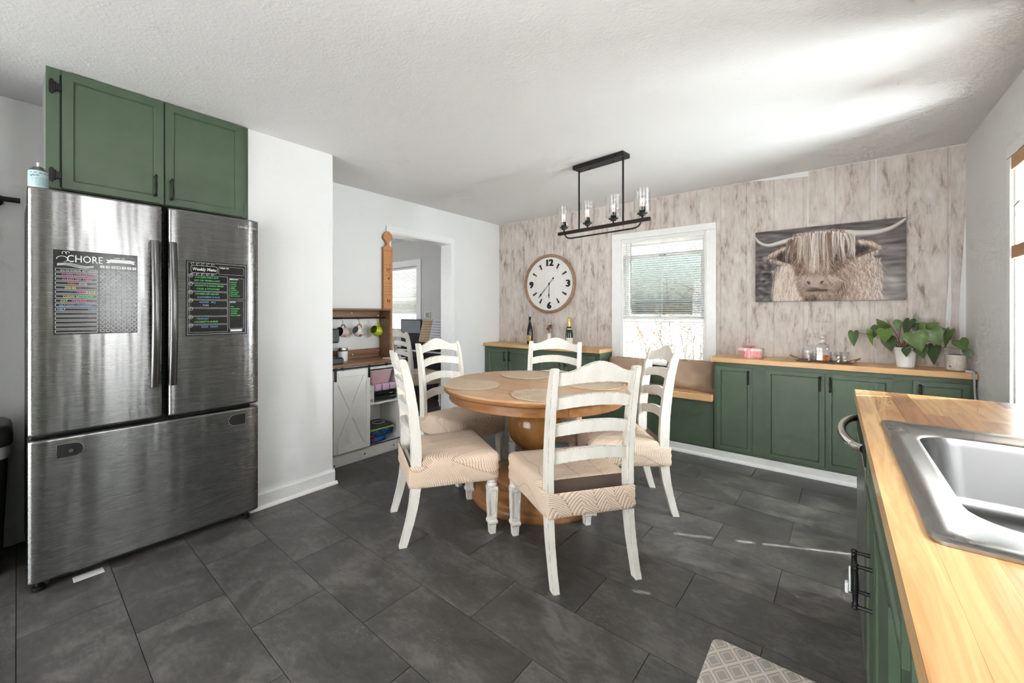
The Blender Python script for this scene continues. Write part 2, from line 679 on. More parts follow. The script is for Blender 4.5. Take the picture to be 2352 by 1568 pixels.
def wall_x(name, x0, x1, y0, y1, z0, z1, holes, mat):
    """wall in the YZ plane with rectangular holes (ya, yb, za, zb)"""
    bm = NB()
    ys = sorted({y0, y1, *[h[0] for h in holes], *[h[1] for h in holes]})
    for ya, yb in zip(ys, ys[1:]):
        hs = sorted([h for h in holes if h[0] <= ya + 1e-6 and h[1] >= yb - 1e-6], key=lambda h: h[2])
        z = z0
        for h in hs:
            if h[2] > z + 1e-6:
                box(bm, x0, x1, ya, yb, z, h[2])
            z = h[3]
        if z < z1 - 1e-6:
            box(bm, x0, x1, ya, yb, z, z1)
    bmesh.ops.remove_doubles(bm, verts=bm.verts, dist=1e-5)
    return struct(obj(name, bm, mat))

def wall_y(name, y0, y1, x0, x1, z0, z1, holes, mat):
    bm = NB()
    xs = sorted({x0, x1, *[h[0] for h in holes], *[h[1] for h in holes]})
    for xa, xb in zip(xs, xs[1:]):
        hs = sorted([h for h in holes if h[0] <= xa + 1e-6 and h[1] >= xb - 1e-6], key=lambda h: h[2])
        z = z0
        for h in hs:
            if h[2] > z + 1e-6:
                box(bm, xa, xb, y0, y1, z, h[2])
            z = h[3]
        if z < z1 - 1e-6:
            box(bm, xa, xb, y0, y1, z, z1)
    bmesh.ops.remove_doubles(bm, verts=bm.verts, dist=1e-5)
    return struct(obj(name, bm, mat))

wall_x('wall_left', XL - .155, XL, YR - .1, YB + .1, 0, ZC, [(2.488, 3.322, 0, 2.02)], W)
wall_back = wall_y('wall_back', YB, YB + .15, XL - .155, XR + .15, 0, ZC, [(-1.70, -.90, .70, 1.995)], W)
W2 = (2.50, 3.235, .70, 2.005)
W3 = (.62, 1.08, 1.02, 1.88)
wall_x('wall_right', XR, XR + .15, YR - .1, YB + .1, 0, ZC, [W2, W3], W)
wall_y('wall_rear', YR - .12, YR, XL - .155, XR + .15, 0, ZC, [(-2.75, -.15, .02, 2.12)], W)
# boxed-out closet wall beside the fridge
bm = NB()
box(bm, XL, -2.765, .990, 1.555, 0, ZC)
struct(obj('wall_closet', bm, W))
# far room beyond the doorway
wall_y('wall_far', 4.23, 4.36, -7.1, XL - .156, 0, 2.385, [(-5.95, -4.985, .95, 1.965)], m_plaster('far_wall_paint', S(200, 199, 195), 40, .5))
wall_x('wall_far_left', -7.2, -7.08, 1.0, 4.36, 0, 2.385, [], W)
wall_y('wall_far_front', 1.0, 1.12, -7.2, XL - .155, 0, 2.385, [], W)

# wallpaper strips, hung edge to edge with a few open, lifting seams
def strip(pts, y=YB):
    bm = NB()
    prism(bm, pts, 'y', y - .0022, y - .0002)
    obj('wallpaper_strip', bm, WALLPAPER, wall_back)
Zt, Zb = ZC - .004, .862
seams = [XL + .002, -2.937, -2.541, -2.145, -1.80]
for a, b in zip(seams, seams[1:]):
    strip([(a + .0008, Zb), (b - .0008, Zb), (b - .0008, Zt), (a + .0008, Zt)])
for a, b in ((-1.80, -1.352), (-1.352, -.956)):
    strip([(a + .0008, 2.058), (b - .0008, 2.058), (b - .0008, Zt), (a + .0008, Zt)])
strip([(-.955, 2.058), (-.8185, 2.058), (-.8185, Zb), (-.561, Zb), (-.561, Zt), (-.955, Zt)])
strip([(-.559, Zb), (-.1635, Zb), (-.1635, 1.6), (-.170, 2.0), (-.168, 2.332), (-.22, 2.336), (-.40, 2.352), (-.559, Zt)])
strip([(-.1625, Zb), (.231, Zb), (.231, 1.6), (.2285, 2.1), (.2275, Zt), (-.1625, Zt)])
strip([(.2335, Zb), (.570, Zb), (.572, 1.05), (.584, 1.30), (.597, 1.55), (.6005, 1.8), (.6005, Zt), (.2335, Zt)])
strip([(.588, Zb), (.650, Zb), (.643, 1.0), (.638, 1.2), (.646, 1.45), (.655, 1.6), (.6685, 1.9), (.6685, Zt), (.602, Zt), (.602, 1.9), (.6035, 1.55), (.606, 1.3), (.598, 1.1)])

# ------------------------------------------------------------------ baseboards and trims
bm = NB()
prism(bm, [(-2.765, 0), (-2.751, 0), (-2.751, .088), (-2.757, .098), (-2.759, .106), (-2.765, .106)], 'y', .992, 1.567)
bb = struct(obj('baseboard_closet', bm, TRIM))
bm = NB()
prism(bm, [(-2.751, 0)] + [(-2.751 + .018 * math.cos(a), .020 * math.sin(a)) for a in (0, .4, .8, 1.2, 1.57)], 'y', .992, 1.580)
obj('shoe_moulding', bm, TRIM, bb)
bm = NB()
box(bm, XL + .002, XR - .003, 3.926, 3.940, 0, .076, .002)
bb = struct(obj('baseboard_back', bm, TRIM))
bm = NB()
prism(bm, [(3.926, 0)] + [(3.926 - .015 * math.cos(a), .026 * math.sin(a)) for a in (0, .4, .8, 1.2, 1.57)], 'x', XL + .002, XR - .003)
obj('shoe_moulding', bm, TRIM, bb)
bm = NB()
box(bm, XL, XL + .014, -2.0, .05, 0, .1, .003)
struct(obj('baseboard_left', bm, TRIM))
bm = NB()
box(bm, XL, XL + .014, 3.375, 3.92, 0, .1, .003)
struct(obj('baseboard_left', bm, TRIM))

# doorway casing and lining
tr = struct(tag(bpy.data.objects.new('trim_1', None)))
COL.objects.link(tr)
for nm, b in (('casing', (XL, XL + .016, 2.436, 2.490, 0, 2.0195)), ('casing', (XL, XL + .016, 3.320, 3.372, 0, 2.0195)), ('casing', (XL, XL + .016, 2.436, 3.372, 2.02, 2.086)),
              ('lining', (XL - .157, XL + .004, 2.476, 2.489, 0, 2.010)), ('lining', (XL - .157, XL + .004, 3.3215, 3.334, 0, 2.010)), ('lining', (XL - .157, XL + .004, 2.476, 3.334, 2.0105, 2.022))):
    bm = NB()
    box(bm, *b, .002)
    obj(nm, bm, TRIM, tr)

# ------------------------------------------------------------------ windows
def window_frame(name):
    o = struct(bpy.data.objects.new(name, None))
    COL.objects.link(o)
    return o
def part(name, parent, mat, *boxes, bev=.002, smooth=False):
    bm = NB()
    for b in boxes:
        box(bm, *b, bev)
    return obj(name, bm, mat, parent, smooth)

w1 = window_frame('window_1')
part('casing', w1, TRIM, (-1.80, -1.70, YB - .018, YB, .66, 1.995))
part('casing', w1, TRIM, (-.90, -.819, YB - .018, YB, .66, 1.995))
part('casing', w1, TRIM, (-1.80, -.819, YB - .018, YB, 1.9955, 2.058))
part('sill', w1, TRIM, (-1.80, -.819, YB - .045, YB + .13, .655, .70))
part('jamb', w1, TRIM, (-1.70, -1.682, YB - .006, YB + .148, .70, 1.995))
part('jamb', w1, TRIM, (-.918, -.90, YB - .006, YB + .148, .70, 1.995))
part('head', w1, TRIM, (-1.682, -.918, YB - .006, YB + .148, 1.977, 1.995))
sa = part('sash', w1, TRIM, (-1.681, -1.645, 4.315, 4.345, .702, 1.975), (-.955, -.919, 4.315, 4.345, .702, 1.975), (-1.645, -.955, 4.315, 4.345, 1.925, 1.975), (-1.645, -.955, 4.315, 4.345, .702, .75), (-1.645, -.955, 4.315, 4.345, 1.325, 1.36))
part('pane', sa, PANE, (-1.645, -.955, 4.329, 4.332, .75, 1.325), bev=0)
part('pane', sa, PANE, (-1.645, -.955, 4.329, 4.332, 1.36, 1.925), bev=0)
sb = part('raised_sash', w1, TRIM, (-1.681, -1.642, 4.27, 4.30, 1.165, 1.83), (-.958, -.919, 4.27, 4.30, 1.165, 1.83), (-1.642, -.958, 4.27, 4.30, 1.79, 1.83), (-1.642, -.958, 4.27, 4.30, 1.165, 1.20))
part('pane', sb, TINTPANE, (-1.642, -.958, 4.284, 4.287, 1.20, 1.79), bev=0)
part('sash_latch', sb, CHROME, (-1.33, -1.27, 4.255, 4.27, 1.80, 1.815))

def slat_mesh(length, axis, width=.025, camber=.003):
    bm = NB()
    n = 4
    def fn(u, v):
        a = (u - .5) * length
        b = (v - .5) * width
        z = camber * (1 - (2 * v - 1) ** 2)
        return (a, b, z) if axis == 'x' else (b, a, z)
    grid(bm, fn, 1, n)
    ext = bmesh.ops.extrude_face_region(bm, geom=list(bm.faces))
    bmesh.ops.translate(bm, vec=(0, 0, .0009), verts=[v for v in ext['geom'] if isinstance(v, bmesh.types.BMVert)])
    bmesh.ops.recalc_face_normals(bm, faces=bm.faces)
    me = bpy.data.meshes.new('slat')
    bm.to_mesh(me)
    bm.free()
    me.materials.append(SLAT)
    return me

def blind(name, label, axis, c, length, z0, z1, tilt, pitch, cords, wand=None, headh=.035, width=.025):
    """venetian blind; c = (x, y) of its middle line"""
    t = thing(name, label, 'blind', (c[0], c[1], 0))
    h = length / 2
    B = (lambda a0, a1, b0, b1, q0, q1: (a0, a1, b0, b1, q0, q1)) if axis == 'x' else (lambda a0, a1, b0, b1, q0, q1: (b0, b1, a0, a1, q0, q1))
    part('head_rail', t, WHITE, B(-h, h, -.018, .018, z1 - headh, z1))
    part('bottom_rail', t, WHITE, B(-h, h, -.013, .013, z0, z0 + .014))
    me = slat_mesh(length - .004, axis, width)
    n = int((z1 - headh - z0 - .03) / pitch)
    for i in range(n):
        z = z0 + .026 + i * pitch
        inst('slat', me, t, (0, 0, z), (tilt, 0, 0) if axis == 'x' else (0, tilt, 0))
    for a in cords:
        bm = NB()
        for s in (-.011, .011):
            p0 = (a, s, z0 + .01) if axis == 'x' else (s, a, z0 + .01)
            p1 = (a, s, z1 - headh) if axis == 'x' else (s, a, z1 - headh)
            tube(bm, [p0, p1], .0009, 4)
        obj('ladder_cord', bm, WHITE, t)
    if wand is not None:
        bm = NB()
        p = (wand[0], -.022, z1 - headh) if axis == 'x' else (-.022, wand[0], z1 - headh)
        tube(bm, [p, (p[0], p[1], wand[1])], .0035, 6)
        obj('tilt_wand', bm, plain('wand_grey', S(150, 152, 150), .3), t)
    return t

blind('window_blind', 'white venetian blind drawn halfway up in the window above the bench', 'x', (-1.30, 4.236), .79, 1.165, 1.992, math.radians(12), .0215, (-.31, 0, .31), (-.30, 1.27))
blind('window_blind', 'lower open-slatted blind behind the raised sash in the bench window', 'x', (-1.30, 4.252), .755, .715, 1.15, math.radians(4), .023, (-.27, 0, .27), headh=.012)

w2 = window_frame('window_2')
part('casing', w2, TRIM, (XR - .014, XR, 3.236, 3.288, 0.64, 2.004))
part('casing', w2, TRIM, (XR - .014, XR, 2.44, 2.50, 0.64, 2.004))
part('casing', w2, TRIM, (XR - .014, XR, 2.44, 3.288, 2.006, 2.06))
part('sill', w2, TRIM, (XR - .016, XR + .14, 2.502, 3.233, .672, .70))
part('jamb', w2, TRIM, (XR + .001, XR + .149, 3.223, 3.235, .701, 2.003))
sa = part('sash', w2, TRIM, (XR + .10, XR + .13, 2.501, 2.53, .702, 2.003), (XR + .10, XR + .13, 3.212, 3.222, .702, 2.003), (XR + .10, XR + .13, 2.53, 3.212, 1.985, 2.003), (XR + .10, XR + .13, 2.53, 3.212, .702, .74), (XR + .10, XR + .13, 2.53, 3.212, 1.46, 1.475))
part('pane', sa, PANE, (XR + .113, XR + .116, 2.53, 3.212, .74, 1.46), bev=0)
part('pane', sa, PANE, (XR + .113, XR + .116, 2.53, 3.212, 1.475, 1.985), bev=0)
blind('window_blind', 'closed white blind in the window at the right edge, behind wooden shelves', 'y', (XR + .078, (2.560 + 3.170) / 2), .61, .703, 2.003, math.radians(87), .0215, (-.22, .22))

w3 = window_frame('window_3')
part('casing', w3, TRIM, (XR - .014, XR, 1.08, 1.115, .97, 1.93))
part('casing', w3, TRIM, (XR - .014, XR, .585, .62, .97, 1.93))
part('casing', w3, TRIM, (XR - .014, XR, .62, 1.08, 1.881, 1.93))
part('sill', w3, TRIM, (XR - .03, XR + .14, .585, 1.115, .99, 1.02))
sa = part('sash', w3, TRIM, (XR + .10, XR + .13, .621, .65, 1.022, 1.878), (XR + .10, XR + .13, 1.05, 1.079, 1.022, 1.878), (XR + .10, XR + .13, .65, 1.05, 1.43, 1.46))
part('pane', sa, PANE, (XR + .113, XR + .116, .65, 1.05, 1.03, 1.43), bev=0)
part('pane', sa, PANE, (XR + .113, XR + .116, .65, 1.05, 1.46, 1.87), bev=0)
blind('window_blind', 'closed white blind in the window over the sink', 'y', (XR + .075, .85), .456, 1.022, 1.878, math.radians(62), .0215, (-.15, .15))

w4 = window_frame('window_4')
part('casing', w4, TRIM, (-4.985, -4.88, 4.214, 4.23, .9, 1.966))
part('casing', w4, TRIM, (-6.05, -5.95, 4.214, 4.23, .9, 1.966))
part('casing', w4, TRIM, (-6.05, -4.88, 4.214, 4.23, 1.967, 2.07))
part('sill', w4, TRIM, (-6.05, -4.88, 4.19, 4.34, .90, .95))
sa = part('sash', w4, TRIM, (-5.949, -5.91, 4.31, 4.34, .952, 1.963), (-5.025, -4.986, 4.31, 4.34, .952, 1.963), (-5.91, -5.025, 4.31, 4.34, 1.43, 1.47))
part('pane', sa, PANE, (-5.91, -5.025, 4.323, 4.326, .96, 1.43), bev=0)
part('pane', sa, PANE, (-5.91, -5.025, 4.323, 4.326, 1.47, 1.96), bev=0)
blind('window_blind', 'bright white blind in the room beyond the doorway', 'x', (-5.4675, 4.27), .955, .955, 1.962, math.radians(28), .0235, (-.36, 0, .36))

# patio door added behind the camera, unseen, as an opening for fill light
d1 = struct(bpy.data.objects.new('added_door', None))
COL.objects.link(d1)
part('frame', d1, TRIM, (-2.75, -2.68, YR - .1, YR - .03, .02, 2.12), (-.22, -.15, YR - .1, YR - .03, .02, 2.12), (-1.5, -1.4, YR - .1, YR - .03, .02, 2.12), (-2.68, -.22, YR - .1, YR - .03, 2.05, 2.12), (-2.68, -.22, YR - .1, YR - .03, .02, .1))
part('pane', d1, PANE, (-2.68, -1.5, YR - .07, YR - .066, .1, 2.05), bev=0)
part('pane', d1, PANE, (-1.4, -.22, YR - .07, YR - .066, .1, 2.05), bev=0)

# ground and bare shrubs outside
bm = NB()
box(bm, -400, 400, -400, 400, -.5, -.3)
struct(obj('ground', bm, plain('pale_ground', S(196, 190, 180), .9)))
rnd = random.Random(4)
def shrub(name, label, base, h, n, spread, col, seed):
    r = random.Random(seed)
    t = thing(name, label, 'shrub', base)
    for k in range(n):
        bm = NB()
        a = r.uniform(0, 2 * PI)
        lean = r.uniform(.05, spread)
        top = Vector((math.cos(a) * lean, math.sin(a) * lean * .5, h * r.uniform(.75, 1.05)))
        st = Vector((r.uniform(-.25, .25) * spread * 2, r.uniform(-.08, .08), 0))
        pts = []
        for i in range(7):
            q = i / 6
            p = st + top * q
            pts.append(p + Vector((r.uniform(-.03, .03), r.uniform(-.03, .03), 0)) * (1 if i else 0))
        tube(bm, pts, [.011 * (1 - .8 * i / 6) for i in range(7)], 5)
        for j in range(11):
            q = r.uniform(.25, .95)
            i = int(q * 6)
            p0 = pts[i].lerp(pts[min(6, i + 1)], q * 6 - i)
            dr = Vector((r.uniform(-1, 1), r.uniform(-.6, .6), r.uniform(.3, 1.1))).normalized() * r.uniform(.2, .55)
            p1 = p0 + dr
            tube(bm, [p0, p0 + dr * .5 + Vector((r.uniform(-.02, .02), 0, .02)), p1], [.005, .0035, .0018], 4)
            for _ in range(3):
                e0 = p0 + dr * r.uniform(.3, .9)
                d2 = Vector((r.uniform(-1, 1), r.uniform(-.6, .6), r.uniform(.1, 1))).normalized() * r.uniform(.08, .25)
                tube(bm, [e0, e0 + d2], [.0026, .0012], 4)
        obj('branch', bm, col, t)
    return t
TWIG = plain('tan_bark', S(104, 78, 54), .9)
for i, (x, y, h, n) in enumerate(((-2.05, 5.2, 1.5, 6), (-1.45, 6.1, 1.8, 8), (-2.9, 6.4, 1.7, 6))):
    shrub('bare_shrub', ['bare tan twiggy shrub outside, left half of the bench window', 'bare tan twiggy shrub outside, right half of the bench window', 'bare tan shrub furthest left outside the bench window'][i], (x, y, -.3), h, n, .5, TWIG, 11 + i)
# ------------------------------------------------------------------ cabinets
def panel_door(name, parent, mat, w, h, loc, rz=0, t=.019, rail=.052, lip=.007):
    """door slab, front facing local -Y, with a moulded lip and a recessed panel"""
    bm = NB()
    box(bm, 0, w, -t, 0, 0, h)
    front = [f for f in bm.faces if all(abs(v.co.y + t) < 1e-6 for v in f.verts)][0]
    r = bmesh.ops.inset_region(bm, faces=[front], thickness=.007, depth=0)
    for v in bm.verts:
        if abs(v.co.y + t) < 1e-6 and (v.co.x < 1e-5 or v.co.x > w - 1e-5 or v.co.z < 1e-5 or v.co.z > h - 1e-5):
            v.co.y += .006
    bmesh.ops.inset_region(bm, faces=[front], thickness=rail - .007, depth=0)
    bmesh.ops.inset_region(bm, faces=[front], thickness=.005, depth=-.006)
    bmesh.ops.inset_region(bm, faces=[front], thickness=.006, depth=.0015)
    o = obj(name, bm, mat, parent)
    o.location = loc
    o.rotation_euler = (0, 0, rz)
    return o

def pull(parent, loc, rz=0, length=.115, spindle=True, stand=.03):
    """black cabinet pull, upright; loc = lower mount on the door face, facing local -Y"""
    bm = NB()
    for z in (.008, length - .008):
        tube(bm, [(0, .0005, z), (0, -stand, z)], [.0055, .004], 8)
    if spindle:
        prof = [(.0, 0), (.005, .001), (.0075, .005), (.005, .010), (.0068, .014), (.0048, .018), (.006, .03), (.0072, length / 2), (.006, length - .03), (.0048, length - .018), (.0068, length - .014), (.005, length - .010), (.0075, length - .005), (.005, length - .001), (0, length)]
        lathe(bm, prof, 10, (0, -stand, 0))
    else:
        box(bm, -.005, .005, -stand - .004, -stand + .004, 0, length, .001)
    o = obj('handle', bm, BLACKMET, parent, True)
    o.location = loc
    o.rotation_euler = (0, 0, rz)
    return o

CB = (3.942, 4.216)           # body depth of the cabinets on the back wall
def back_cabinet(label, x0, x1, doors, pulls, spindle):
    t = thing('base_cabinet', label, 'cabinet', (x0, 0, 0))
    bm = NB()
    box(bm, 0, x1 - x0, CB[0], CB[1], .078, .821)
    body = obj('body', bm, GREEN, t)
    part('face_frame', t, GREEN, (0, x1 - x0, CB[0] - .012, CB[0] - .0005, .0775, .821), bev=.001)
    for i, (a, b) in enumerate(doors):
        d = panel_door('door', t, GREEN, b - a, .688, (a - x0, CB[0] - .0125, .098), rail=.05)
        if pulls[i] is not None:
            pull(d, (pulls[i] - a, -.019, .560), 0, .112, spindle)
    return t
back_cabinet('low green cabinet under the clock with thin black bar pulls', XL + .004, -1.806,
             [(-3.275, -2.965), (-2.955, -2.60), (-2.52, -2.218), (-2.208, -1.855)], [-3.0, -2.922, -2.25, -2.176], False)
back_cabinet('low green cabinet under the cow picture with turned black pulls', -.782, XR - .004,
             [(-.761, -.507), (-.414, -.058), (-.050, .297), (.392, .640)], [-.53, -.086, -.028, .422], True)

def slab(name, label, cat, b, mat, bev=.003):
    bm = NB()
    box(bm, *b, bev, 2)
    return tag(obj(name, bm, mat), label, cat)
slab('countertop', 'butcher-block countertop under the clock, bottles standing on it', 'countertop', (XL + .003, -1.795, 3.893, 4.216, .8225, .861), COUNTER)
slab('countertop', 'butcher-block countertop holding the potted plant and the decanter tray', 'countertop', (-.803, XR - .003, 3.893, 4.216, .8225, .861), COUNTER)

# window bench
t = thing('window_bench', 'green bench with pine seat plank under the window, between the low cabinets', 'bench', (-1.80, 0, 0))
part('front_panel', t, GREEN, (.0, 1.012, 3.944, 3.962, .078, .477))
part('seat_plank', t, COUNTER, (.0, 1.012, 3.90, 4.20, .478, .535), bev=.004)
part('back_panel', t, GREEN, (.0, 1.012, 4.200, 4.2165, .536, .652))

# ------------------------------------------------------------------ cabinet over the fridge
t = thing('wall_cabinet', 'two-door green wall cabinet with black pulls above the fridge', 'cabinet', (0, 0, 0))
part('body', t, plain('cabinet_side_grey', S(150, 154, 150), .6), (-3.03, -2.778, .132, .984, 1.818, ZC - .001), bev=0)
part('face_frame', t, GREEN, (-2.7775, -2.762, .130, .986, 1.816, ZC - .0012), bev=.001)
d = panel_door('door', t, GREEN, .382, .548, (-2.7615, .182, 1.820), PI / 2, t=.022, rail=.06)
pull(d, (.343, -.022, .028), 0, .115)
d = panel_door('door', t, GREEN, .382, .548, (-2.7615, .572, 1.820), PI / 2, t=.022, rail=.06)
pull(d, (.024, -.022, .022), 0, .115)
part('door_gap_shade', t, DARKGAP, (-2.7621, -2.7606, .1745, .1835, 1.825, 2.350), bev=0)  # near-black strip standing in for the shade inside the door gap
for z in (1.858, 2.268):
    bm = NB()
    prism(bm, [(.140, z - .006), (.146, z - .014), (.154, z - .014), (.158, z - .004), (.158, z + .044), (.154, z + .054), (.146, z + .054), (.140, z + .046)], 'x', -2.762, -2.758)
    box(bm, -2.762, -2.752, .158, .182, z + .004, z + .036, .002)
    tube(bm, [(-2.755, .159, z - .002), (-2.755, .159, z + .042)], .0045, 8)
    obj('hinge', bm, BLACKMET, t)
for z in (1.86, 2.26):
    part('hinge', t, GREEN, (-2.762, -2.756, .956, .966, z, z + .045))

# ------------------------------------------------------------------ fridge
fr = thing('refrigerator', 'dented stainless french-door fridge with bottom freezer drawer', 'refrigerator', (0, 0, 0))
part('body', fr, plain('fridge_side_grey', S(52, 51, 50), .5), (XL + .02, -2.745, .078, .984, .045, 1.775), bev=.006)
part('gasket', fr, DARKGAP, (-2.7445, -2.725, .085, .985, .05, 1.77), bev=0)

def steel_panel(name, y0, y1, z0, z1, r0, r1, depth=.065, xf=-2.660):
    """door panel, plan profile with wide soft roll at one edge (r0 at y0, r1 at y1)"""
    pr = []
    n = 10
    for i in range(n + 1):
        a = PI / 2 * i / n
        pr.append((y0 + r0[0] * (1 - math.sin(a)), xf - r0[1] * (1 - math.cos(a))) if False else (y0 + r0[0] * (1 - math.cos(a)), xf - r0[1] * (1 - math.sin(a))))
    m = []
    for i in range(1, 12):
        q = i / 12
        yy = (y0 + r0[0]) * (1 - q) + (y1 - r1[0]) * q
        m.append((yy, xf))
    en = []
    for i in range(n + 1):
        a = PI / 2 * (1 - i / n)
        en.append((y1 - r1[0] * (1 - math.cos(a)), xf - r1[1] * (1 - math.sin(a))))
    outl = pr + m + en + [(y1, xf - depth), (y0, xf - depth)]
    bm = NB()
    zs = [z0, z0 + .004, z0 + .010, z1 - .010, z1 - .004, z1]
    ins = [.008, .0025, 0, 0, .0025, .008]
    loops = []
    for z, k in zip(zs, ins):
        loops.append([(max(x - k, xf - depth), min(max(y, y0 + k * .3), y1 - k * .3), z) for y, x in outl])
    loft(bm, loops)
    return obj(name, bm, STEEL, fr, 12)
dl = steel_panel('door', .070, .5475, .692, 1.79, (.060, .020), (.022, .030))
dr_ = steel_panel('door', .5625, 1.014, .692, 1.79, (.022, .030), (.060, .016))
fz = steel_panel('freezer_drawer', .070, 1.014, .045, .672, (.060, .020), (.060, .016))

def fridge_handle(y, parent):
    bm = NB()
    loops = []
    for i in range(25):
        q = i / 24
        z = .858 + q * .747
        x = -2.648 + .026 * (1 - (2 * q - 1) ** 2) + .010
        loops.append([(x + .013 * math.cos(a) * (1.0 if math.cos(a) > 0 else 1.5), y + .0185 * math.sin(a), z) for a in [2 * PI * k / 14 for k in range(14)]])
    loft(bm, loops)
    h = obj('handle', bm, plain('handle_steel', (.14, .138, .135), .25, 1.0), parent, 35)
    for z in (.865, 1.590):
        bm = NB()
        box(bm, -2.6605, -2.640, y - .012, y + .012, z - .005, z + .012, .002)
        obj('handle_mount', bm, BLACK, h)
fridge_handle(.5065, dl)
fridge_handle(.5805, dr_)

# logo
bm = NB()
text_into(bm, 'SAMSUNG', .0175, LEFTM(-2.6593, .8975, 1.7345), .0006, bold=0, xs=1.22)
obj('logo', bm, plain('logo_white', S(226, 226, 224), .3, .2), dr_)
# recessed grips of the freezer drawer
for ya, yb, flip in ((.160, .246, 0), (.850, .937, 1)):
    for nm, g, xo, m in (('grip_frame', .003, -2.6592, CHROME), ('grip_recess', 0, -2.6585, DARKGAP)):
        rr = .029 + g
        c = (yb - .030) if not flip else (ya + .030)
        if not flip:
            P = [(ya - g, .580 - g)] + [(c + rr * math.cos(a), .610 + rr * math.sin(a)) for a in [(-PI / 2 + PI * i / 10) for i in range(11)]] + [(ya - g, .640 + g)]
        else:
            P = [(yb + g, .640 + g)] + [(c + rr * math.cos(a), .610 + rr * math.sin(a)) for a in [(PI / 2 + PI * i / 10) for i in range(11)]] + [(yb + g, .580 - g)]
        bm = NB()
        prism(bm, P, 'x', -2.6605, xo)
        obj(nm, bm, m, fz)
bm = NB()
tube(bm, [(-2.6584, .205, .606), (-2.656, .205, .606)], .0085, 12)
obj('lock_knob', bm, CHROME, fz)
# feet and grille
for y in (.105, .955):
    bm = NB()
    lathe(bm, [(.018, 0), (.022, .006), (.022, .02), (.012, .024), (.012, .046)], 14, (-2.70, y, 0))
    obj('foot', bm, BLACK, fr, True)
part('kick_grille', fr, BLACK, (-2.735, -2.72, .14, .93, .012, .045))
part('hinge_cover', fr, BLACK, (-2.80, -2.69, .085, .16, 1.776, 1.796), (-2.80, -2.69, .92, .995, 1.776, 1.796), bev=.003)
# scratches and small dents
rd = random.Random(8)
bm = NB()
for i in range(70):
    y, z = rd.uniform(.13, .95), rd.uniform(.10, 1.75)
    if abs(z - .682) < .03 or abs(y - .555) < .08 or (1.09 < z < 1.54 and (y < .46 or y > .63)):
        continue
    L = rd.uniform(.006, .03)
    a = rd.choice([rd.uniform(-.4, .4), rd.uniform(-1.5, 1.5)])
    w = .00028
    dy, dz = L * math.cos(a), L * math.sin(a)
    ny, nz = -math.sin(a) * w, math.cos(a) * w
    vs = [bm.verts.new((-2.6596, y + s * dy + k * ny, z + s * dz + k * nz)) for s, k in ((0, -1), (1, -1), (1, 1), (0, 1))]
    bm.faces.new(vs)
sc = obj('scratches', bm, plain('scratch_bright', (.5, .5, .49), .5, .6), fr)
sc['kind'] = 'stuff'
bm = NB()
for y, z, r in ((.245, 1.00, .007), (.262, .955, .006), (.150, .965, .006), (.36, .50, .008), (.55, .455, .009), (.565, .448, .006), (.70, .47, .005), (.74, .45, .004), (.30, .43, .006), (.28, .29, .007), (.44, .27, .006), (.61, .20, .007), (.90, .55, .008), (.47, .16, .007), (.87, .88, .006), (.62, .34, .006), (.33, .12, .006), (.75, .15, .006), (.86, .42, .005)):
    lp = []
    for k, (q, h) in enumerate(((1.0, .0001), (.75, .0006), (.45, .0002), (.2, .0007), (.02, .0009))):
        lp.append([(-2.6600 + h, y + r * q * math.cos(a), z + r * q * math.sin(a) * 1.15) for a in [2 * PI * i / 12 for i in range(12)]])
    loft(bm, lp, False, True)
dn = obj('dents', bm, STEEL, fr, True)
dn['kind'] = 'stuff'

# ------------------------------------------------------------------ charts stuck on the fridge doors
CHART = MT('chalk_vinyl', S(38, 38, 38), .16)
CHART.b.inputs['Alpha'].default_value = .80
CHART = CHART.m
CHALK = plain('chalk_white', S(226, 226, 224), .7)
INK = {k: plain('marker_' + k, c, .6) for k, c in dict(white=S(205, 205, 205), pink=S(226, 110, 160), red=S(214, 70, 70), green=S(110, 226, 120), yellow=S(214, 214, 110), blue=S(120, 176, 226)).items()}
Xc = -2.6585

def ring2d(bm, pts, w, x):
    """flat closed outline band of width w in the YZ plane"""
    n = len(pts)
    inner = []
    for i in range(n):
        a, b, c = Vector(pts[i - 1]), Vector(pts[i]), Vector(pts[(i + 1) % n])
        t1, t2 = (b - a), (c - b)
        if t1.length < 1e-9: t1 = t2
        if t2.length < 1e-9: t2 = t1
        tt = (t1.normalized() + t2.normalized())
        if tt.length < 1e-6: tt = t2
        tt.normalize()
        inner.append((b[0] - tt[1] * w, b[1] + tt[0] * w))
    A = [bm.verts.new((x, p[0], p[1])) for p in pts]
    B = [bm.verts.new((x, p[0], p[1])) for p in inner]
    for i in range(n):
        j = (i + 1) % n
        bm.faces.new([A[i], A[j], B[j], B[i]])

def hline(bm, y0, y1, z, w, x):
    vs = [bm.verts.new((x, y, zz)) for y, zz in ((y0, z - w / 2), (y1, z - w / 2), (y1, z + w / 2), (y0, z + w / 2))]
    bm.faces.new(vs)

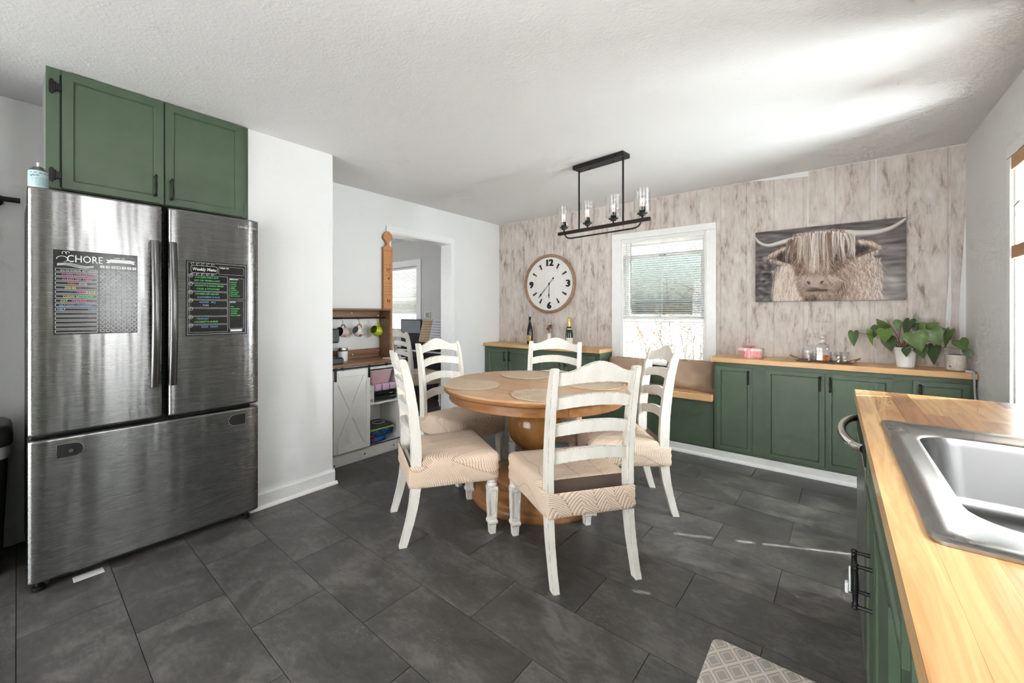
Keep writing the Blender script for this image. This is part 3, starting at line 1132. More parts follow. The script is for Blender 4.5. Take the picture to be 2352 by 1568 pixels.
ch = thing('chore_chart', 'black CHORE chart with rows and circles on the left fridge door', 'chart', (0, 0, 0))
y0, y1, z0, z1 = .148, .441, 1.137, 1.521
part('sheet', ch, CHART, (-2.6598, Xc, y0, y1, z0, z1), bev=0)
bm = NB()
text_into(bm, 'CHORE', .046, LEFTM(Xc + .0006, y0 + .042, z1 - .052), .0006, xs=.80)
for k in range(3):
    pts = [(Xc + .0006, y0 + .012 + i * .011, z1 - .0635 - k * .0045 + .005 * math.sin(i * .55 + k * .2)) for i in range(12)]
    tube(bm, pts, .0011, 4)
tube(bm, [(Xc + .0006, y0 + .030 - .020 * math.cos(a) * (1 - a * .06), z1 - .042 + .016 * math.sin(a) * (1 - a * .06)) for a in [i * .45 for i in range(11)]], .0012, 4)
for k in range(2):
    tube(bm, [(Xc + .0006, y0 + .034 + k * .012 + .006 * math.cos(a), z1 - .012 + .006 * math.sin(a)) for a in [i * .6 for i in range(8)]], .0009, 4)
obj('title_lettering', bm, CHALK, ch)
bm = NB()
text_into(bm, 'WEEK OF:', .009, LEFTM(Xc + .0006, y0 + .205, z1 - .024), .0004)
vs = [(y0 + .176, z1 - .030), (y0 + .190, z1 - .030), (y0 + .190, z1 - .027), (y0 + .270, z1 - .027), (y0 + .270, z1 - .030), (y0 + .284, z1 - .030), (y0 + .278, z1 - .038), (y0 + .284, z1 - .046), (y0 + .270, z1 - .046), (y0 + .270, z1 - .043), (y0 + .190, z1 - .043), (y0 + .190, z1 - .046), (y0 + .176, z1 - .046), (y0 + .182, z1 - .038)]
bm.faces.new([bm.verts.new((Xc + .0006, a, b)) for a, b in vs])
obj('banner', bm, CHALK, ch)
bm = NB()
bd = NB()
for i, d in enumerate('SMTWTFS'):
    yc = y0 + .163 + i * .0196
    bm.faces.new([bm.verts.new((Xc + .0006, a, b)) for a, b in rrect(yc - .008, yc + .008, z1 - .072, z1 - .059, .004)])
    text_into(bd, d, .0115, LEFTM(Xc + .0012, yc, z1 - .0695), .0004, 'CENTER', 0)
obj('day_tabs', bm, CHALK, ch)
obj('day_letters', bd, plain('letter_dark', S(40, 40, 40), .6), ch)
bm = NB()
for r in range(15):
    zc = z1 - .0905 - r * .0199
    ring2d(bm, rrect(y0 + .006, y0 + .146, zc - .0075, zc + .0075, .004, 3), .0013, Xc + .0006)
    for i in range(7):
        yc = y0 + .163 + i * .0196
        ring2d(bm, [(yc + .0080 * math.cos(a), zc + .0078 * math.sin(a)) for a in [2 * PI * k / 14 for k in range(14)]], .0013, Xc + .0006)
obj('grid_lines', bm, CHALK, ch)
hand = {}
def scrib(key, s, y, z, size=.0115, xs=1.0):
    b = hand.setdefault(key, NB())
    text_into(b, s, size, LEFTM(Xc + .0009, y, z), .0004, xs=xs, shear=.12)
rowz = lambda r: z1 - .0905 - r * .0199 - .0045
for r, key, s, dy in ((0, 'white', 'GO TO SCHOOL GET DRESSED', .022), (1, 'pink', 'CLEAN LIVINGROOM', .026), (2, 'pink', 'CLEAN OFF TABLE', .028), (3, 'red', 'FEED', .045), (3, 'white', 'DOG', .082), (4, 'yellow', 'DISHES', .036), (4, 'red', 'TO', .075), (5, 'pink', 'TRASH', .075), (5, 'yellow', 'DRIVE', .106), (6, 'yellow', 'CLEAN', .030), (6, 'green', 'BEDROOM', .072), (7, 'yellow', 'CAT', .022), (7, 'pink', 'FEEDING', .060), (8, 'blue', 'HELP CLEAN LIVINGROOM', .018), (9, 'blue', 'HELP', .012), (9, 'blue', 'YARD', .112)):
    scrib(key, s, y0 + dy, rowz(r), .0105 if len(s) > 18 else .012, .85 if len(s) > 18 else 1)
for k, b in hand.items():
    obj('handwriting', b, INK[k], ch)

mn = thing('menu_board', 'black Weekly Menu board with white boxes on the right fridge door', 'chart', (0, 0, 0))
y0, y1, z0, z1 = .643, .946, 1.110, 1.520
part('sheet', mn, CHART, (-2.6598, Xc, y0, y1, z0, z1), bev=0)
bm = NB()
ring2d(bm, [(y0 + .006, z0 + .006), (y1 - .006, z0 + .006), (y1 - .006, z1 - .006), (y0 + .006, z1 - .006)], .0014, Xc + .0006)
ring2d(bm, [(y0 + .010, z0 + .010), (y1 - .010, z0 + .010), (y1 - .010, z1 - .010), (y0 + .010, z1 - .010)], .0007, Xc + .0006)
ring2d(bm, rrect(y0 + .022, y0 + .150, z1 - .066, z1 - .024, .012, 3), .0016, Xc + .0006)
ring2d(bm, [(y0 + .156, z1 - .066), (y1 - .018, z1 - .066), (y1 - .018, z1 - .022), (y0 + .156, z1 - .022)], .0012, Xc + .0006)
for r in range(7):
    zt = z1 - .078 - r * .0455
    ring2d(bm, [(y0 + .016, zt - .041), (y0 + .200, zt - .041), (y0 + .200, zt), (y0 + .016, zt)], .0014, Xc + .0006)
    ring2d(bm, [(y0 + .022 + .0105 * math.cos(a), zt - .002 + .0105 * math.sin(a)) for a in [2 * PI * k / 16 for k in range(16)]], .0014, Xc + .0008)
ring2d(bm, [(y0 + .208, z1 - .205), (y1 - .018, z1 - .205), (y1 - .018, z1 - .085), (y0 + .208, z1 - .085)], .0012, Xc + .0006)
ring2d(bm, [(y0 + .208, z0 + .035), (y1 - .018, z0 + .035), (y1 - .018, z1 - .215), (y0 + .208, z1 - .215)], .0012, Xc + .0006)
bm.faces.new([bm.verts.new((Xc + .0006, a, b)) for a, b in ((y0 + .212, z0 + .018), (y1 - .024, z0 + .018), (y1 - .030, z0 + .024), (y1 - .024, z0 + .030), (y0 + .212, z0 + .030), (y0 + .218, z0 + .024))])
for k in range(5):
    tube(bm, [(Xc + .0006, y0 + .03 + k * .024 + .007 * math.cos(a), z1 - .016 + .005 * math.sin(a)) for a in [i * .6 for i in range(9)]], .0008, 4)
    tube(bm, [(Xc + .0006, y0 + .03 + k * .024 + .007 * math.cos(a), z1 - .072 + .004 * math.sin(a)) for a in [i * .6 for i in range(9)]], .0008, 4)
obj('grid_lines', bm, CHALK, mn)
bm = NB()
text_into(bm, 'Weekly Menu', .0235, LEFTM(Xc + .0007, y0 + .086, z1 - .052), .0005, 'CENTER', .0004, .86, .15)
text_into(bm, 'WEEK OF:', .0105, LEFTM(Xc + .0007, y0 + .161, z1 - .034), .0004, bold=.0003)
text_into(bm, 'BREAKFAST', .0085, LEFTM(Xc + .0007, y0 + .212, z1 - .094), .0004, bold=.0003)
text_into(bm, 'NOTES', .0095, LEFTM(Xc + .0007, y0 + .212, z1 - .226), .0004, bold=.0003)
for r, d in enumerate(('M', 'T', 'W', 'TH', 'F', 'SA', 'SU')):
    text_into(bm, d, .0115, LEFTM(Xc + .0009, y0 + .022, z1 - .084 - r * .0455), .0004, 'CENTER', 0)
obj('lettering', bm, CHALK, mn)
hand = {}
mz = lambda r, k: z1 - .078 - r * .0455 - .015 - k * .0175
for r, k, key, s, dy in ((0, 0, 'green', 'CHICKEN PARM ZITI', .040), (0, 1, 'green', 'BEEF STIR PEPPERS & RICE', .038), (1, 0, 'green', 'SPAGHETTI & GARLIC BREAD', .040), (1, 1, 'green', 'STEAK & POTATOES', .048), (2, 0, 'green', 'HAMBERGER HELPER', .042), (2, 1, 'blue', 'SHAWARMA & RICE', .052), (3, 0, 'blue', 'VEGGIES   BBQ', .060), (3, 1, 'white', '-  TOPS', .066), (5, 0, 'blue', 'Hamberger', .050), (5, 1, 'green', 'CALDERETTA & RICE', .036), (6, 0, 'blue', 'PIZZA   NIGHT', .070)):
    scrib(key, s, y0 + dy, mz(r, k), .0125, .86 if len(s) > 20 else .98)
for i, s in enumerate(('BURRITOS', 'WAFFLES', 'YOGURT', 'CEREAL', 'OATMEAL', 'EGGS & HAM', 'PANCAKES', 'FRUIT & OATS')):
    scrib('green', s, y0 + .214, z1 - .110 - i * .0115, .009, .85)
for i, s in enumerate(('MILK', 'MARGARITAS', 'NOODLES', 'BURGERS', 'MAC & CHEESE')):
    scrib('green', s, y0 + .216, z1 - .252 - i * .0125, .009, .85)
for k, b in hand.items():
    obj('handwriting', b, INK[k], mn)

for b_ in list(bpy.data.objects):
    if b_.name.split('.')[0] in ('handwriting', 'lettering', 'grid_lines', 'title_lettering', 'day_tabs', 'day_letters', 'logo'):
        if b_.name.split('.')[0] != 'logo':
            b_['kind'] = 'stuff'
# unseen green wall units added by the sink window for dark fridge reflections
for y0_, y1_, lab in ((1.40, 1.595, 'added unseen green wall cabinet right of the sink window'), (-.70, .42, 'added unseen green wall cabinet left of the sink window')):
    t = thing('wall_cabinet', lab, 'cabinet', (0, 0, 0))
    part('body', t, GREEN, (.372, XR - .004, y0_, y1_, 1.40, ZC - .002), bev=.001)
    n_ = 1 if y1_ - y0_ < .7 else 2
    w_ = (y1_ - y0_ - .02) / n_
    for k_ in range(n_):
        d = panel_door('door', t, GREEN, w_ - .012, .94, (.3715, y0_ + .016 + (k_ + 1) * w_ - .012, 1.415), -PI / 2, t=.02, rail=.06)
        if n_ > 1:
            pull(d, (.04, -.02, .03), 0, .115)

t = thing('added_pantry', 'tall green pantry cabinet added out of view to shade the wall by the fridge', 'cabinet', (0, 0, 0))  # added, unseen; keeps rear light off the corner left of the fridge
part('body', t, GREEN, (XL + .004, -2.66, -.95, -.65, .10, ZC - .002), bev=.001)
part('toe_kick', t, BLACK, (XL + .004, -2.72, -.94, -.66, 0, .0995), bev=0)
for z_, h_ in ((.12, 1.05), (1.19, 1.16)):
    d = panel_door('door', t, GREEN, .275, h_, (-2.6595, -.9375, z_), PI / 2, t=.02, rail=.06)
    pull(d, (.24, -.02, .48), 0, .115)
# ------------------------------------------------------------------ coffee bar hutch
HW = plain('hutch_white', S(226, 225, 221), .5)
hx0, hx1, hy0, hy1 = XL + .006, -3.018, 1.60, 2.376
t = thing('coffee_bar_hutch', 'white sliding-door coffee bar with open brown hutch beside the doorway', 'hutch', (0, 0, 0))
part('side_panel', t, HW, (hx0, hx1, hy0, hy0 + .016, .0, .792))
part('side_panel', t, HW, (hx0, hx1, hy1 - .016, hy1, .0, .792))
part('back_panel', t, HW, (hx0, hx0 + .008, hy0 + .016, hy1 - .016, .0, .792))
part('bottom_panel', t, HW, (hx0 + .008, hx1, hy0 + .016, hy1 - .016, .085, .101))
part('shelf', t, HW, (hx0 + .008, hx1 - .012, 2.031, hy1 - .016, .438, .453))
part('divider', t, HW, (hx0 + .008, hx1 - .004, 2.012, 2.028, .101, .765))
kb = part('kick_board', t, HW, (hx1 - .016, hx1, hy0 + .016, hy1 - .016, .0, .0845))
for y in (1.712, 1.99, 2.29):
    bm = NB()
    tube(bm, [(hx1 - .0005, y, .045 if y > 1.8 else .018), (hx1 + .0015, y, .045 if y > 1.8 else .018)], .0065, 10)
    obj('screw_cap', bm, BLACK, kb)
part('top_rail', t, HW, (hx1 - .016, hx1, hy0 + .016, hy1 - .016, .748, .792))
part('bottom_track', t, BLACK, (hx1, hx1 + .008, hy0 + .01, hy1 - .01, .0995, .1045), bev=0)
part('worktop', t, BROWNWOOD, (hx0, hx1 + .014, hy0 - .004, hy1 + .012, .7925, .8185))
# open upper frame
ux = -3.162
part('side_panel', t, BROWNWOOD, (hx0, ux, hy1 - .020, hy1, .819, 1.255))
part('side_panel', t, BROWNWOOD, (hx0, ux, hy0, hy0 + .018, .819, 1.255))
part('top_panel', t, BROWNWOOD, (hx0, ux, hy0, hy1, 1.2555, 1.272))
br = part('back_rail', t, BROWNWOOD, (hx0, hx0 + .012, hy0 + .018, hy1 - .020, 1.188, 1.255))
bl = part('back_rail', t, BROWNWOOD, (hx0, hx0 + .012, hy0 + .018, hy1 - .020, .819, .900))
for (y, z), pr in (((2.05, 1.232), br), ((2.335, 1.208), br), ((2.06, .857), bl), ((2.335, .875), bl)):
    bm = NB()
    tube(bm, [(hx0 + .012, y, z), (hx0 + .0145, y, z)], .0062, 10)
    obj('screw_cap', bm, WHITE, pr)
bm = NB()
tube(bm, [(-3.235, hy0 + .018, 1.187), (-3.235, hy1 - .020, 1.187)], .0065, 8)
obj('hanging_rod', bm, BLACKMET, t, True)
# barn door with X planks
dx = hx1 + .012
bm = NB()
dy0, dy1, dz0, dz1 = 1.690, 2.024, .109, .768
box(bm, dx, dx + .008, dy0, dy1, dz0, dz1)
door = obj('sliding_door', bm, HW, t)
s = .036
for nm, b in (('stile', (dx + .008, dx + .017, dy0, dy0 + s, dz0, dz1)), ('stile', (dx + .008, dx + .017, dy1 - s, dy1, dz0, dz1)), ('rail', (dx + .008, dx + .017, dy0 + s, dy1 - s, dz1 - .05, dz1)), ('rail', (dx + .008, dx + .017, dy0 + s, dy1 - s, dz0, dz0 + .05))):
    part(nm, door, HW, b, bev=.002)
ya, yb, za, zb = dy0 + s, dy1 - s, dz0 + .05, dz1 - .05
w = .022
def brace(p, q, x1):
    d = Vector((q[0] - p[0], q[1] - p[1])).normalized()
    n = Vector((-d[1], d[0])) * w
    bm = NB()
    poly = clip([(p[0] + n[0], p[1] + n[1]), (p[0] - n[0], p[1] - n[1]), (q[0] - n[0], q[1] - n[1]), (q[0] + n[0], q[1] + n[1])], ya, yb, za, zb)
    prism(bm, poly, 'x', dx + .008, x1)
    obj('cross_plank', bm, HW, door)
brace((ya - .02, za - .045), (yb + .02, zb + .045), dx + .0165)
brace((ya - .02, zb + .045), (yb + .02, za - .045), dx + .0145)
rl = part('door_rail', t, BLACKMET, (dx + .006, dx + .011, hy0 + .03, hy1 - .02, .775, .789), bev=.001)
for y in (1.72, 1.775, 2.20):
    part('rail_spacer', rl, BLACKMET, (hx1, dx + .012, y - .006, y + .006, .772, .793), bev=.001)
for y in (1.704, 2.012):
    h = part('door_hanger', t, BLACKMET, (dx + .0175, dx + .021, y - .011, y + .011, .690, .795), bev=.001)
    for z in (.706, .740, .772):
        bm = NB()
        tube(bm, [(dx + .021, y, z), (dx + .0225, y, z)], .0032, 8)
        obj('bolt', bm, CHROME, h)

# things on the hutch
cm = thing('coffee_maker', 'tall dark grey pod coffee maker at the left end of the hutch', 'coffee maker', (-3.17, 1.745, .819))
KG = plain('coffee_maker_grey', S(52, 57, 57), .38)
part('base', cm, KG, (-.10, .12, -.060, .072, 0, .045), bev=.006)
part('tower', cm, KG, (-.10, -.02, -.060, .045, .045, .285), bev=.008)
part('brew_head', cm, KG, (-.10, .10, -.060, .045, .17, .285), bev=.010)
for i in range(5):
    bm = NB()
    tube(bm, [(-.06 + .0, .0445, .10 + i * .022), (-.06, .0465, .10 + i * .022)], .0055, 10)
    obj('button', bm, plain('button_grey', S(92, 98, 98), .4), cm)
part('drip_tray', cm, BLACK, (.0, .115, -.05, .06, .045, .052))

cn = thing('canister', 'small white canister with chrome lid beside the coffee maker', 'canister', (-3.235, 1.912, .8185))
bm = NB()
lathe(bm, [(.040, 0), (.043, .004), (.043, .082), (.041, .086)], 28)
obj('jar', bm, WHITE, cn, True)
bm = NB()
lathe(bm, [(.0435, .086), (.0445, .088), (.0445, .112), (.042, .116), (.0, .117)], 28)
obj('lid', bm, CHROME, cn, True)

def mug(label, y, colour, handle_c, rim_c, tilt, scale=1.0, round_=False, spots=None):
    """mug hanging by its handle from a hook; mouth turned to the viewer's left"""
    t = thing('mug', label, 'mug', (-3.215, y, 1.068))
    bm = NB()
    r, h = .042 * scale, .088 * scale
    if round_:
        prof = [(.024, 0), (.036, .006), (.044, .025), (.046, .045), (.042, .068), (.036, .084), (.033, .088)]
    else:
        prof = [(.036, 0), (.041, .005), (.042, .02), (.042, .088)]
    prof = [(a * scale, b * scale) for a, b in prof]
    inner = [(a - .003, b) for a, b in prof[::-1] if b > .008] + [(.0, .006)]
    R = Matrix.Rotation(tilt, 4, 'X') @ Matrix.Rotation(math.radians(28), 4, 'Z')
    lp = []
    def ring(rr, zz, n=26):
        rr = max(rr, 1e-4)
        return [tuple(Matrix.Rotation(tilt, 4, 'X') @ Vector((rr * math.cos(2 * PI * i / n), rr * math.sin(2 * PI * i / n), zz - h / 2))) for i in range(n)]
    T = Matrix.Rotation(math.radians(20), 4, 'Z')
    ob = NB()
    loft(ob, [[tuple(T @ Vector(q)) for q in ring(a, b)] for a, b in prof], True, False)
    body = obj('body', ob, colour, t, True)
    ib = NB()
    loft(ib, [[tuple(T @ Vector(q)) for q in ring(a, b)] for a, b in [(prof[-1][0], prof[-1][1])] + inner], False, True)
    obj('inside', ib, rim_c, body, True)
    hb = NB()
    pts = []
    for i in range(13):
        a = -PI / 2 + PI * i / 12
        pts.append(T @ (Matrix.Rotation(tilt, 4, 'X') @ Vector((0, r * .93 + .030 * scale * math.cos(a), .027 * scale * math.sin(a)))))
    tube(hb, pts, .0052 * scale, 8)
    obj('handle', hb, handle_c, t, True)
    if spots:
        for kind, m_, (u, v, s) in spots:
            sb_ = NB()
            th = u
            c = Matrix.Rotation(tilt, 4, 'X') @ Vector((r * 1.06 * math.cos(th), r * 1.06 * math.sin(th), v))
            c = T @ c
            bmesh.ops.create_icosphere(sb_, subdivisions=2, radius=s, matrix=Matrix.Translation(c))
            obj(kind, sb_, m_, body, True)
    hk = NB()
    top = (-3.235 + 3.215, 0, 1.187 - 1.068 + .0105)
    hz = max((q.z for q in pts))
    hy = [q for q in pts if abs(q.z - hz) < 1e-6][0]
    tube(hk, [(top[0] - .008, .0, top[2] - .008), (top[0] - .006, 0, top[2] - .002), (top[0], 0, top[2] + .0005), (top[0] + .008, 0, top[2] - .004), (top[0] + .009, .0, top[2] - .014), (hy[0] * .5 + .004, hy[1] * .5, (top[2] + hz) / 2 - .004), (hy[0] - .006, hy[1], hz + .006), (hy[0] - .006, hy[1], hz - .009), (hy[0], hy[1], hz - .0145), (hy[0] + .007, hy[1], hz - .010)], .0017, 6)
    hook = obj('hook', hk, BLACKMET, None, True)
    hook.location = t.location
    tag(hook, {0: 'thin black S-hook holding the pink mug', 1: 'thin black S-hook holding the white mug', 2: 'thin black S-hook holding the lime mug'}[mug.n], 'hook', 'mug hooks on the rod')
    mug.n += 1
    return t
mug.n = 0
tl = math.radians(62)
PINKM = plain('mug_pink', S(214, 186, 186), .3)
GREYM = plain('mug_grey', S(96, 96, 98), .35)
WHITEM = plain('mug_white', S(222, 221, 220), .25)
ORANGE = plain('mug_orange', S(186, 92, 58), .4)
LIME = plain('mug_lime', S(176, 188, 36), .28)
LIMED = plain('mug_lime_inside', S(120, 126, 18), .4)
mug('pink mug with grey handle and dark inside on the hutch rod', 1.900, PINKM, GREYM, plain('mug_plum', S(92, 64, 66), .4), math.radians(80), .95)
mug('white mug with orange handle hanging in the middle of the rod', 2.052, WHITEM, ORANGE, plain('mug_inner_grey', S(176, 174, 172), .4), math.radians(66), 1.0, True,
    [('eye', BLACK, (.35, .008, .0042)), ('eye', BLACK, (-.05, .006, .0042)), ('mouth', BLACK, (.15, -.006, .003)), ('pumpkin', ORANGE, (-.75, -.004, .013))])
mug('lime green mug hanging at the right end of the rod', 2.246, LIME, LIME, LIMED, math.radians(72), 1.08, True)

# things inside the hutch
pb = thing('storage_bin', 'pale pink plastic bin on the upper shelf of the hutch', 'bin', (-3.17, 2.20, .607))
PINK = plain('bin_pink', S(206, 170, 176), .5)
bm = NB()
lp = [[(a * k, b * k * 1.0, z) for a, b in rrect(-.10, .10, -.115, .115, .02)] for k, z in ((.82, 0), (.95, .06), (1.0, .11))]
loft(bm, lp, True, False)
obj('tub', bm, PINK, pb, True)
part('lid', pb, plain('bin_lid', S(226, 214, 214), .4), (-.105, .105, -.12, .12, .1105, .122), bev=.004)
for i, (x, y, a, l_) in enumerate(((-3.075, 2.148, .1, 'folded lilac pack at the left, below the pink bin'), (-3.072, 2.228, 0, 'folded lilac pack in the middle, below the pink bin'), (-3.075, 2.305, -.1, 'folded lilac pack at the right, below the pink bin'))):
    bm = NB()
    box(bm, -.035, .035, -.036, .036, 0, .062, .018, 3)
    o = obj('tissue_pack', bm, plain('lilac_pack', S(208, 178, 204), .5), smooth=True)
    o.location = (x, y, .5445)
    o.rotation_euler = (0, 0, a)
    tag(o, l_, 'pack', 'lilac packs in the hutch')
bx_ = thing('carton', 'white carton with barcode standing upright in the hutch', 'box', (-3.075, 2.075, .4535))
part('carton', bx_, WHITE, (-.05, .04, -.038, .020, 0, .150), bev=.001)
bm = NB()
for i in range(9):
    w_ = (.0012, .002, .0008, .0016)[i % 4]
    box(bm, .0401, .0405, -.020 + i * .0034, -.020 + i * .0034 + w_, .012, .036)
obj('barcode', bm, BLACK, bx_)
bm = NB()
text_into(bm, 'O', .02, LEFTM(.0404, -.028, .095), .0004, bold=.0006)
obj('printed_mark', bm, plain('print_blue', S(90, 110, 150), .6), bx_)
bk = thing('waffle_iron', 'flat black appliance with silver buttons on the hutch shelf', 'appliance', (-3.15, 2.225, .4535))
part('lower_shell', bk, BLACK, (-.10, .10, -.115, .125, .006, .048), bev=.010)
part('upper_shell', bk, plain('appliance_dark', S(34, 32, 33), .25), (-.10, .10, -.115, .125, .050, .090), bev=.012)
for y, z in ((.06, .062), (.065, .030), (.10, .030)):
    part('button', bk, CHROME, (.0995, .102, y - .018, y + .018, z - .003, z + .003), bev=.001)
for y in (-.09, .10):
    part('foot', bk, BLACK, (-.08, .08, y - .01, y + .01, 0, .0065), bev=.001)

bp = thing('lunch_bag', 'blue patterned lunch bag with lime zip lying in the hutch', 'bag', (-3.15, 2.185, .150))
BLUEP = MT('lunch_blue', S(40, 92, 140), .7)
vz = BLUEP.n('ShaderNodeTexVoronoi')
vz.inputs['Scale'].default_value = 60
BLUEP.l(BLUEP.co(), vz.inputs['Vector'])
BLUEP.color(BLUEP.ramp(vz.outputs['Distance'], [(.12, S(196, 214, 220)), (.22, S(36, 88, 140)), (.6, S(22, 56, 98))]))
BLUEP = BLUEP.m
def pad(z0, z1, k0, k1, sx=.11, sy=.125, r=.03):
    return [[(a * k, b * k, z) for a, b in rrect(-sx, sx, -sy, sy, r, 5)] for k, z in ((k0 * .93, z0), (k0, z0 + .008), (k1, z1 - .008), (k1 * .94, z1))]
bm = NB()
loft(bm, pad(.0, .055, 1.0, 1.04))
obj('base', bm, BLUEP, bp, True)
bm = NB()
loft(bm, pad(.055, .072, 1.06, 1.05))
obj('zip_band', bm, plain('lime_zip', S(150, 186, 98), .6), bp, True)
bm = NB()
loft(bm, pad(.072, .096, 1.02, .92))
obj('flap', bm, plain('flap_charcoal', S(58, 58, 58), .8), bp, True)
bm = NB()
tube(bm, [(.02 + .045 * math.cos(a), .02 + .055 * math.sin(a), .0985) for a in [2 * PI * i / 20 for i in range(20)]], .005, 6, closed=True)
obj('ring_print', bm, plain('ring_grey', S(158, 158, 156), .7), bp, True)
b2 = thing('backpack', 'flattened bright blue bag under the lunch bag in the hutch', 'bag', (-3.14, 2.14, .1015))
bm = NB()
loft(bm, pad(0, .047, .96, .9, .108, .098))
obj('body', bm, plain('bag_blue', S(20, 92, 168), .7), b2, True)
bm = NB()
tube(bm, [(.105 + .004 * math.sin(i * .9), -.09 + i * .024, .012 + .004 * math.cos(i)) for i in range(8)], .006, 6)
obj('strap', bm, plain('strap_navy', S(24, 40, 66), .8), b2, True)
bm = NB()
tube(bm, [(.012 * math.cos(a) * .3, .03 * math.cos(a), .032 + .030 * math.sin(a)) for a in [2 * PI * i / 20 for i in range(20)]], .0075, 8, closed=True)
o = obj('toy_ring', bm, plain('toy_red', S(206, 40, 46), .4), smooth=True)
o.location = (-3.036, 2.066, .1075)
tag(o, 'red ring-shaped toy leaning by the barn door in the hutch', 'toy')

# magazine / tablet overhanging the hutch end
o = part('paper_pad', None, plain('paper_blue_white', S(226, 234, 242), .5), (-3.13, -2.985, 2.25, 2.40, .819, .826), bev=.001)
tag(o, 'pale blue-white paper pad on the right end of the hutch top', 'paper')

# growth-chart picket board screwed to the door casing
pk = thing('picket_board', 'pine fence-picket growth board fixed beside the doorway', 'board', (XL + .0165, 2.4365, 0))
half = .0515
P = [(-half, .02), (half, .02), (half, 1.865)]
P += [(half * (1 - .72 * math.sin(q * PI) ** .8), 1.865 + q * .085) for q in [i / 10 for i in range(1, 10)]]
P += [(half, 1.952), (half * .98, 1.975), (half * .72, 2.002), (half * .3, 2.020), (0, 2.026)]
Q = [(-a, b) for a, b in P[::-1] if a > 1e-6 and b > .03]
bm = NB()
prism(bm, P + Q, 'x', 0, .019)
board = obj('board', bm, PICKETW, pk)
bm = NB()
rr = random.Random(3)
for z in (1.835, 1.70, 1.665, 1.60, 1.52, 1.49, 1.465, 1.44, 1.41):
    box(bm, .019, .0195, -half * (1 if z > 1.8 else .8), half * (1 if z > 1.5 else .7), z - .0012, z + .0012)
for z in (1.64, 1.555, 1.34):
    for k in range(4):
        a = rr.uniform(-.03, .02)
        box(bm, .019, .0195, a, a + rr.uniform(.004, .012), z + rr.uniform(-.02, .02), z + rr.uniform(.021, .024))
obj('height_marks', bm, plain('pencil_dark', S(84, 54, 32), .8), board)
bm = NB()
tube(bm, [(.019, 0.005, 1.972), (.0205, 0.005, 1.972)], .006, 10)
obj('screw', bm, CHROME, board)

# light switch
t = thing('light_switch', 'white rocker light switch on the wall right of the doorway', 'switch', (XL, 3.447, 1.208))
part('plate', t, WHITE, (.0, .005, -.038, .038, -.058, .058), bev=.002)
part('rocker', t, WHITE, (.005, .010, -.017, .017, -.033, .033), bev=.002)
# outlet-like blank frame in far room is below with the far room things

# ------------------------------------------------------------------ sink counter along the right wall
CF = .090
cy0, cy1 = -1.6, 2.372
def counter_unit(label, y0, y1, doors, drawers, name='base_cabinet'):
    t = thing(name, label, 'cabinet', (0, 0, 0))
    part('body', t, GREEN, (CF + .0125, XR - .004, y0, y1, .10, .70 if 'sink' in label else .868), bev=0)
    part('face_frame', t, GREEN, (CF, CF + .012, y0, y1, .10, .868), bev=0)
    part('toe_kick', t, TRIM, (CF + .05, CF + .062, y0, y1, 0, .0995), bev=0)
    for a, b, py in doors:
        d = panel_door('door', t, GREEN, b - a, .590, (CF - .0005, b, .112), -PI / 2, t=.022, rail=.055)
        if py is not None:
            pull(d, (b - py, -.022, .400), 0, .115)
    for a, b in drawers:
        panel_door('drawer_front', t, GREEN, b - a, .135, (CF - .0005, b, .722), -PI / 2, t=.022, rail=.03)
    return t
counter_unit('green sink cabinet with paired black pulls below the sink', .82, 1.752, [(1.398, 1.735, 1.432), (1.048, 1.388, 1.356)], [(.848, 1.735)])
counter_unit('green base cabinet nearest the camera under the butcher block', -1.6, .815, [(.20, .76, None), (-.40, .17, None)], [(.20, .76), (-.40, .17)])
part('end_panel', None, GREEN, (CF, XR - .004, 2.352, 2.368, 0, .868))
ep = bpy.data.objects['end_panel']
tag(ep, 'green end panel closing the sink counter beyond the dishwasher', 'panel')

dwt = thing('dishwasher', 'dark dishwasher with curved steel bar handle at the end of the sink counter', 'dishwasher', (0, 0, 0))
part('tub', dwt, BLACK, (CF + .02, XR - .02, 1.757, 2.350, .10, .865), bev=0)
part('door_panel', dwt, m_steel('dark_steel', (.30, .30, .30), .3), (CF - .020, CF + .019, 1.760, 2.348, .115, .745), bev=.004)
part('control_panel', dwt, BLACK, (CF - .020, CF + .019, 1.760, 2.348, .749, .862), bev=.004)
part('toe_kick', dwt, BLACK, (CF + .045, CF + .06, 1.757, 2.350, 0, .0995), bev=0)
bm = NB()
pts = []
for i in range(21):
    q = i / 20
    pts.append((CF - .020 - .052 * math.sin(PI * q) ** .55, 1.795 + q * .515, .800))
tube(bm, pts, [.0135] * 21, 12)
obj('handle', bm, CHROME, dwt, True)
# child lock clip on the sink-cabinet door
t = thing('cabinet_lock', 'small white plastic child lock on the sink cabinet pulls', 'lock', (.030, 1.475, .498))
part('strap', t, WHITE, (-.002, .002, -.004, .004, -.005, .062), bev=.001)
part('clip', t, WHITE, (-.010, -.0025, -.008, .008, -.010, .018), bev=.002)

